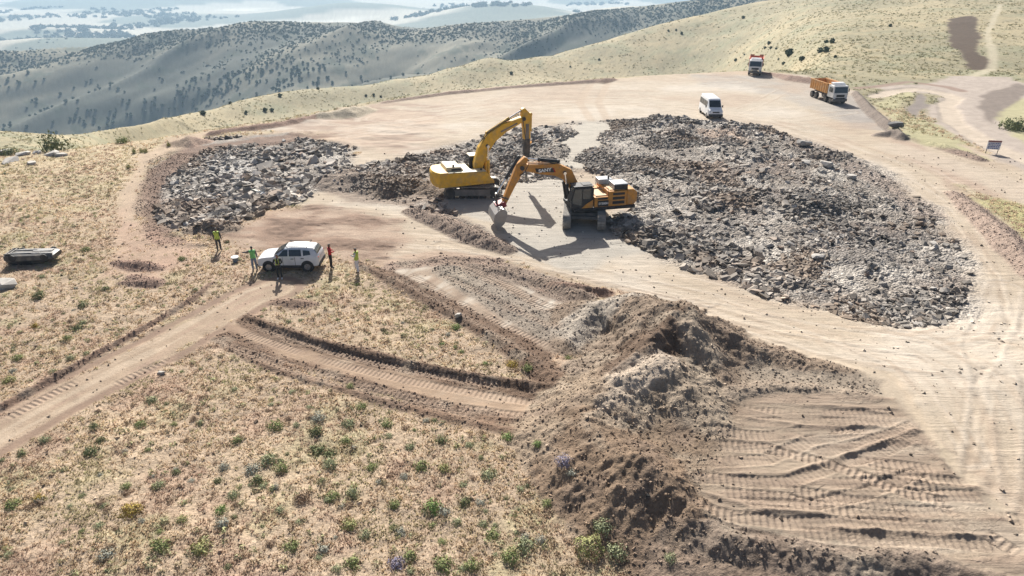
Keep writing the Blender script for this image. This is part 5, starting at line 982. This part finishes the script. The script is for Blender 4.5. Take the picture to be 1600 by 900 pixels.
# smaller tufts too many to count
def leaf_cloud(name, xy, s, pal, nl=26, leaf=.05, trans=.15, zsc=.9, cols=None):
    n = len(xy); d = rng.normal(0, 1, (n, nl, 3)); d[:, :, 2] = np.abs(d[:, :, 2]); d /= np.linalg.norm(d, axis=2)[:, :, None]
    c = d * (.5 * rng.uniform(.3, 1.0, (n, nl, 1)) ** .5) * s[:, None, None]; c[:, :, 2] *= zsc
    a = rng.normal(0, 1, (n, nl, 3)); a /= np.linalg.norm(a, axis=2)[:, :, None]; b = np.cross(d, a); lf = (leaf * s)[:, None, None] * rng.uniform(.6, 1.4, (n, nl, 1))
    z = zats(xy[:, 0], xy[:, 1]); o = np.stack([xy[:, 0], xy[:, 1], z], 1)[:, None, :]
    V = np.stack([c - a * lf + o, c + b * lf + o, c + a * lf + o], 2); me = mesh_np(name, V.reshape(-1, 3), np.arange(n * nl * 3), 3)
    pc = np.array(pal)[rng.integers(0, len(pal), n)] * rng.uniform(.7, 1.25, (n, 1)); cattr(me, 'Col', np.repeat(pc, nl * 3, 0)); return link(name, me, attr_mat(name, .85, trans))
xy = inpoly_pts([(-60, 255), (1100, 255), (1100, 900), (-100, 900)], 9000); k_ = (field(grass, xy[:, 0], xy[:, 1]) > .8) & (xy[:, 1] < 85); k_ &= fbm(xy[:, 0], xy[:, 1], 3, 2, 240) > rng.uniform(-.5, .3, len(xy)); xy = xy[k_]
tag(leaf_cloud('ground_cover', xy, rng.uniform(.15, .42, len(xy)), [(.38, .36, .21), (.46, .37, .24), (.42, .42, .22), (.32, .24, .16), (.54, .40, .26)], 22, .16), 'low herb tufts between the shrubs', None, None, 'stuff')
n = 60000; yy = np.exp(rng.uniform(math.log(82), math.log(430), n)); uu = rng.uniform(-.75, .85, n); xy = np.stack([uu * yy, yy], 1)
k_ = (field(grass, xy[:, 0], xy[:, 1]) > .3) & (field(mp, xy[:, 0], xy[:, 1]) < .1) & (field(clod, xy[:, 0], xy[:, 1]) < .2) & (fbm(xy[:, 0], xy[:, 1], 14, 3, 244) > rng.uniform(-.6, .4, n)); xy = xy[k_]
tag(leaf_cloud('slope_tussocks', xy, rng.uniform(.25, .8, len(xy)) * (.6 + xy[:, 1] / 300), [(.30, .29, .17), (.38, .34, .21), (.24, .235, .14), (.42, .37, .23)], 9, .22, .3, .5), 'dry tussocks on the slopes beyond the platform', None, None, 'stuff')
# special plants
x0, y0 = G(920, 862); o = shrub_obj(x0, y0, 1.05, 'yellow green', 0, 'shrub', .9, balls[0]); tag(o, 'round cushion-shaped yellow green shrub at the bottom beside the dark spoil bank', 'shrub')
x0, y0 = G(1592, 205); o = shrub_obj(x0, y0 + 1, 2.9, 'dark green', 1, 'bush', 1.2); tag(o, 'big dark green bush at the right edge near the winding track', 'bush')
x0, y0 = G(85, 232); o = shrub_obj(x0, y0, 3.0, 'dark green', 2, 'juniper_bush', 1.2); tag(o, 'dark juniper bush on the left skyline of the near field', 'bush')
x0, y0 = G(12, 240); o = shrub_obj(x0, y0, 2.0, 'dark green', 4, 'juniper_bush', .8); tag(o, 'low dark bush at the left edge beside the pale outcrops', 'bush')
x0, y0 = G(192, 222); o = shrub_obj(x0, y0, 1.4, 'green', 3, 'juniper_bush', 1.2); tag(o, 'dark green bush on the field edge left of the tall weeds', 'bush')
stem = SH['yellow']
for k, (px, py, h_) in enumerate([(201, 262, .9), (210, 240, 1.3), (221, 238, .9), (228, 238, 1.2), (264, 229, 1.1)]):
    x0, y0 = G(px, py); o = shrub_obj(x0, y0, .45, 'yellow green', k, 'weed_spike', h_ * 2.2 / .9)
    tag(o, ['tall yellow-green weed nearest the camera of the five on the left field', 'tallest weed, second from the left on the field edge', 'thin weed in the middle of the five on the field edge', 'tall weed just right of the thin middle one', 'tall weed alone beside the bare spoil heap'][k], 'weed')
# ---------------------------------------------------------------- junipers on the slopes
def juniper_mesh(seed, n=90):
    r2 = np.random.default_rng(seed); d = r2.normal(0, 1, (n, 3)); d /= np.linalg.norm(d, axis=1)[:, None]; c = d * (.5 * r2.uniform(.5, 1, (n, 1))); c[:, 2] = c[:, 2] * .95 + .42
    a = r2.normal(0, 1, (n, 3)); a /= np.linalg.norm(a, axis=1)[:, None]; b = np.cross(d, a); b /= np.linalg.norm(b, axis=1)[:, None] + 1e-6; s = .17 * r2.uniform(.6, 1.3, (n, 1))
    V = np.stack([c - a * s, c - b * s, c + a * s, c + b * s], 1); me = mesh_np('juniper', V.reshape(-1, 3), np.arange(n * 4), 4); me.materials.append(SHJ); return me
SHJ = leafm('juniper_leaves', (.08, .105, .06))
jm = [juniper_mesh(s) for s in range(5)]
spots = []
for (px, py, s, D) in [(438, 152, 2.2, 0), (497, 140, 1.8, 0), (360, 163, 1.5, 0), (318, 181, 2.4, 0), (385, 180, 1.6, 0), (415, 176, 2.2, 0), (425, 174, 2.0, 0), (554, 134, 1.2, 0), (799, 118, 2.4, 0), (891, 106, 1.4, 0), (936, 94, 1.8, 0), (1161, 30, 2.8, 0), (1044, 52, 1.8, 0), (1056, 50, 1.6, 0), (1065, 54, 2.2, 0),
                   (1391, 42, 1.4, 0), (1201, 70, 1.9, 0), (1195, 77, 1.5, 0), (1204, 78, 1.6, 0), (1213, 78, 1.4, 0), (1149, 96, 2.0, 0), (1163, 87, 1.2, 0), (1233, 88, 3.2, 0), (1224, 101, 1.6, 0), (1252, 97, 1.9, 0), (1281, 82, 2.0, 0), (1290, 82, 2.2, 0), (1291, 67, 1.6, 0), (1300, 68, 1.8, 0), (1305, 91, 1.0, 0), (1216, 96, 1.0, 0),
                   (584, 150, 1.6, 0), (595, 152, 1.6, 0), (572, 154, 1.6, 0), (750, 132, .9, 0)]:
    yc, zc = rayc(py); 
    # march the ray onto the terrain
    best = None
    for D_ in np.exp(np.arange(math.log(95), math.log(520), .01)):
        zr = H + D_ * zc / yc
        xr = (px - 800) / F / yc * D_
        if zat(xr, D_) >= zr: best = (xr, D_); break
    if best: spots.append((best[0], best[1], s * .75, 'on the near grassy slope'))
cand = []
n = 60000; yy = rng.uniform(700, 1330, n); uu = rng.uniform(-.8, .42, n); xx_ = uu * yy; zz = zats(xx_, yy)
den = fbm(xx_ * .9 - yy * .5, yy * .4, 110, 3, 301); upf = np.clip((zz - zats(xx_ * 0 + xx_, yy * 0 + 760)) / 70, -.5, 1.5)
iK5 = np.interp(xx_ / yy, us, np.exp(ks[4][0])); rel = yy / iK5
pxv = 800 + F * (xx_ / yy) * (cp + .0)
pr = np.clip(.02 + .5 * sst(-.15, .35, den) * sst(.72, .95, rel) + .9 * sst(.93, .99, rel) * (1 - sst(1.0, 1.05, rel)), 0, 1)
keep = (rng.random(n) < pr * 1.3) & (rel < 1.06)
J_ = np.stack([xx_[keep], yy[keep]], 1)
n = 26000; yy = rng.uniform(1330, 2300, n); uu = rng.uniform(-.8, .1, n); xx_ = uu * yy
hk = rng.random(n) < .05 * (fbm(xx_, yy, 180, 3, 305) > .05); J2 = np.stack([xx_[hk], yy[hk]], 1)
n = 9000; yy = np.exp(rng.uniform(math.log(2300), math.log(7000), n)); xx_ = rng.uniform(-.8, .3, n) * yy; hk = fbm(xx_, yy, 400, 3, 309) > .18; J3 = np.stack([xx_[hk], yy[hk]], 1)
jz = zats(J_[:, 0], J_[:, 1]); dpt = J_[:, 1] * cp + (H - jz) * sp; jpx = 800 + F * J_[:, 0] / dpt; jpy = 450 - F * (J_[:, 1] * sp - (H - jz) * cp) / dpt
inv = (jpx > 5) & (jpx < 1190) & (jpy > 5) & (jpy < 215)
L1Y = np.interp(J_[:, 0] / J_[:, 1], us, np.exp(ks[2][0])); L1Z = np.interp(J_[:, 0] / J_[:, 1], us, ks[2][1]); vis = (jz + 2 - H) / J_[:, 1] > (L1Z - H) / L1Y
inv &= vis
ids = np.where(inv)[0]; order = ids[np.argsort(J_[ids, 1])]; pick = set(order[:255].tolist())
for i in order[:255]: spots.append((J_[i, 0], J_[i, 1], random.uniform(2.4, 4.2), 'on the ridge beyond the valley'))
for k, (x, y, s, zn) in enumerate(spots):
    o = bpy.data.objects.new('juniper', jm[k % 5]); scn.collection.objects.link(o); z = zat(x, y); o.location = (x, y, z - .1); o.scale = (s, s, s * random.uniform(.8, 1.1)); o.rotation_euler = (0, 0, random.uniform(0, 6.28))
    tag(o, None, 'juniper', 'junipers scattered over the slopes'); NOTED.append((o, *proj(x, y, z), 'dark juniper', 'n' if 'near' in zn else 'j'))
rest = np.array([i for i in range(len(J_)) if i not in pick])
A = J_[rest]; leafc = [(.06, .085, .05), (.08, .105, .06), (.05, .07, .042)]
ss = np.concatenate([rng.uniform(1.6, 3.6, len(A)), rng.uniform(4, 7, len(J2)), rng.uniform(12, 26, len(J3))])
tag(leaf_cloud('juniper_woodland', np.concatenate([A, J2, J3]), ss, leafc, 30, .26, 0, .9), 'scattered juniper woodland along the far ridges', None, None, 'stuff')
print('junipers', len(spots), len(A), 'shrubs', ns)
# ---------------------------------------------------------------- individually lying rocks
rmesh = {}
def lay(P_, n, lo, hi, where, pc):
    xy = inpoly_pts(P_, n * 4); got = 0
    for x, y in xy:
        if got >= n: break
        if field(rub, np.array([x]), np.array([y]))[0] < .8: continue
        s = random.uniform(0, 1) ** 2 * (hi - lo) + lo; mi = random.choices([0, 1, 2, 3], pc)[0]; key = (random.randrange(8), mi)
        if key not in rmesh:
            m_ = rock_mesh('rock', 1.0, key[0] * 13 + 5, flat=random.uniform(.3, .55)); m_.materials.append(rockm[mi]); rmesh[key] = m_
        o = bpy.data.objects.new('rock', rmesh[key]); scn.collection.objects.link(o); z = zat(x, y); o.location = (x, y, z + s * .12); o.scale = (s, s, s); o.rotation_euler = (random.gauss(0, .3), random.gauss(0, .3), random.uniform(0, 6.28)); got += 1
        tag(o, None, 'rock', 'large rocks in the ' + where); NOTED.append((o, *proj(x, y, z), f"{['grey', 'pale', 'brown', 'dark'][mi]} rock", where))
lay(P1, 130, .42, 1.1, 'left rubble pit', [.35, .55, .08, .02]); lay(P2, 160, .32, .75, 'right rubble field', [.5, .25, .15, .1])
ORD = 'nearest,second,third,fourth,fifth,sixth,seventh,eighth,ninth,tenth,eleventh,twelfth,thirteenth,fourteenth,fifteenth,sixteenth,seventeenth,eighteenth,nineteenth,twentieth'.split(',')
_u = 'first,second,third,fourth,fifth,sixth,seventh,eighth,ninth'.split(',')
for t_, th in (('twenty', 'twentieth'), ('thirty', 'thirtieth'), ('forty', 'fortieth'), ('fifty', 'fiftieth'), ('sixty', 'sixtieth'), ('seventy', 'seventieth'), ('eighty', 'eightieth'), ('ninety', 'ninetieth')):
    if th != 'twentieth': ORD.append(th)
    ORD += [t_ + '-' + o_ for o_ in _u]
LM = {'s': [(50, 400, 'car wreck'), (253, 584, 'small white stone'), (455, 405, 'white car'), (205, 800, 'large yellow shrub'), (620, 882, 'purple flowering shrub'), (920, 862, 'round cushion shrub'), (717, 499, 'grey boulder'), (85, 225, 'juniper bush by the outcrops'), (430, 668, 'end of the lower dozer cut'), (130, 590, 'dirt track middle'), (343, 385, 'man standing alone'), (210, 240, 'tall weeds'), (5, 448, 'pale slab below the wreck')],
      'n': [(1178, 105, 'rear truck'), (1300, 145, 'orange tipper truck'), (1122, 170, 'minibus'), (820, 172, 'top of the yellow boom'), (550, 165, 'rocky knoll'), (210, 235, 'tall weeds'), (1515, 70, 'bare brown patch')],
      'left rubble pit': [(343, 385, 'man standing alone'), (295, 212, 'bare spoil heap'), (395, 265, 'pit centre'), (545, 235, 'right pit rim'), (240, 330, 'left pit rim'), (450, 320, 'lower pit rim')],
      'right rubble field': [(730, 280, 'yellow excavator'), (935, 310, 'orange excavator'), (1122, 175, 'minibus'), (925, 215, 'pale ramp'), (1510, 430, 'bend of the haul road'), (1200, 340, 'rubble field centre'), (1350, 250, 'upper bend of the haul road'), (1240, 476, 'lower rubble edge'), (600, 290, 'brown spoil heap')]}
SUF = {'s': '', 'n': '', 'left rubble pit': '', 'right rubble field': ''}
grp = {}
for o, px, py, base_l, zn in NOTED:
    if zn == 'j':
        nm = [(90, 'far left edge'), (180, 'field outcrops'), (260, 'tall weeds'), (350, 'left pit rim'), (430, 'left pit centre'), (520, 'right pit rim'), (610, 'brown spoil'), (700, 'yellow excavator cab'), (790, 'yellow boom'), (880, 'orange boom'), (980, 'pale ramp'), (3000, 'minibus')]
        nm = next(b for a, b in nm if px < a); grp.setdefault((nm, 'j', ''), []).append((py, o, base_l)); continue
    d, lx, ly_, nm = min((math.hypot(px - a, (py - b) * 1.5), a, b, c) for a, b, c in LM[zn])
    dx, dy = px - lx, (py - ly_) * 1.5
    di = ('to the right of' if dx > 0 else 'to the left of') if abs(dx) > abs(dy) else ('below' if dy > 0 else 'above')
    grp.setdefault((nm, di, base_l + zn), []).append((d, o, base_l, SUF[zn]))
for (nm, di, _), L_ in grp.items():
    L_.sort(key=lambda t: t[0])
    for k, t in enumerate(L_):
        if di == 'j': t[1]['label'] = f"{'topmost' if k == 0 else ORD[k]} juniper{'' if k == 0 else ' from the top'} on the ridge above the {nm}"
        else: t[1]['label'] = f"{ORD[k]}{' nearest' if k else ''} {t[2]} {di} the {nm}{t[3]}"
# ---------------------------------------------------------------- haze
hz = MB().box((0, 14500, (-330 + 42) / 2), (60000, 31000, 372)).build('haze', None); hz.data.materials.clear()
m = bpy.data.materials.new('haze_air'); m.use_nodes = True; m.node_tree.nodes.clear(); n_ = m.node_tree.nodes; ou = n_.new('ShaderNodeOutputMaterial'); pv = n_.new('ShaderNodeVolumePrincipled')
pv.inputs['Color'].default_value = (.55, .78, 1.0, 1); pv.inputs['Density'].default_value = .00020; pv.inputs['Anisotropy'].default_value = .15
m.node_tree.links.new(pv.outputs[0], ou.inputs['Volume']); hz.data.materials.append(m); tag(hz, kind='stuff')
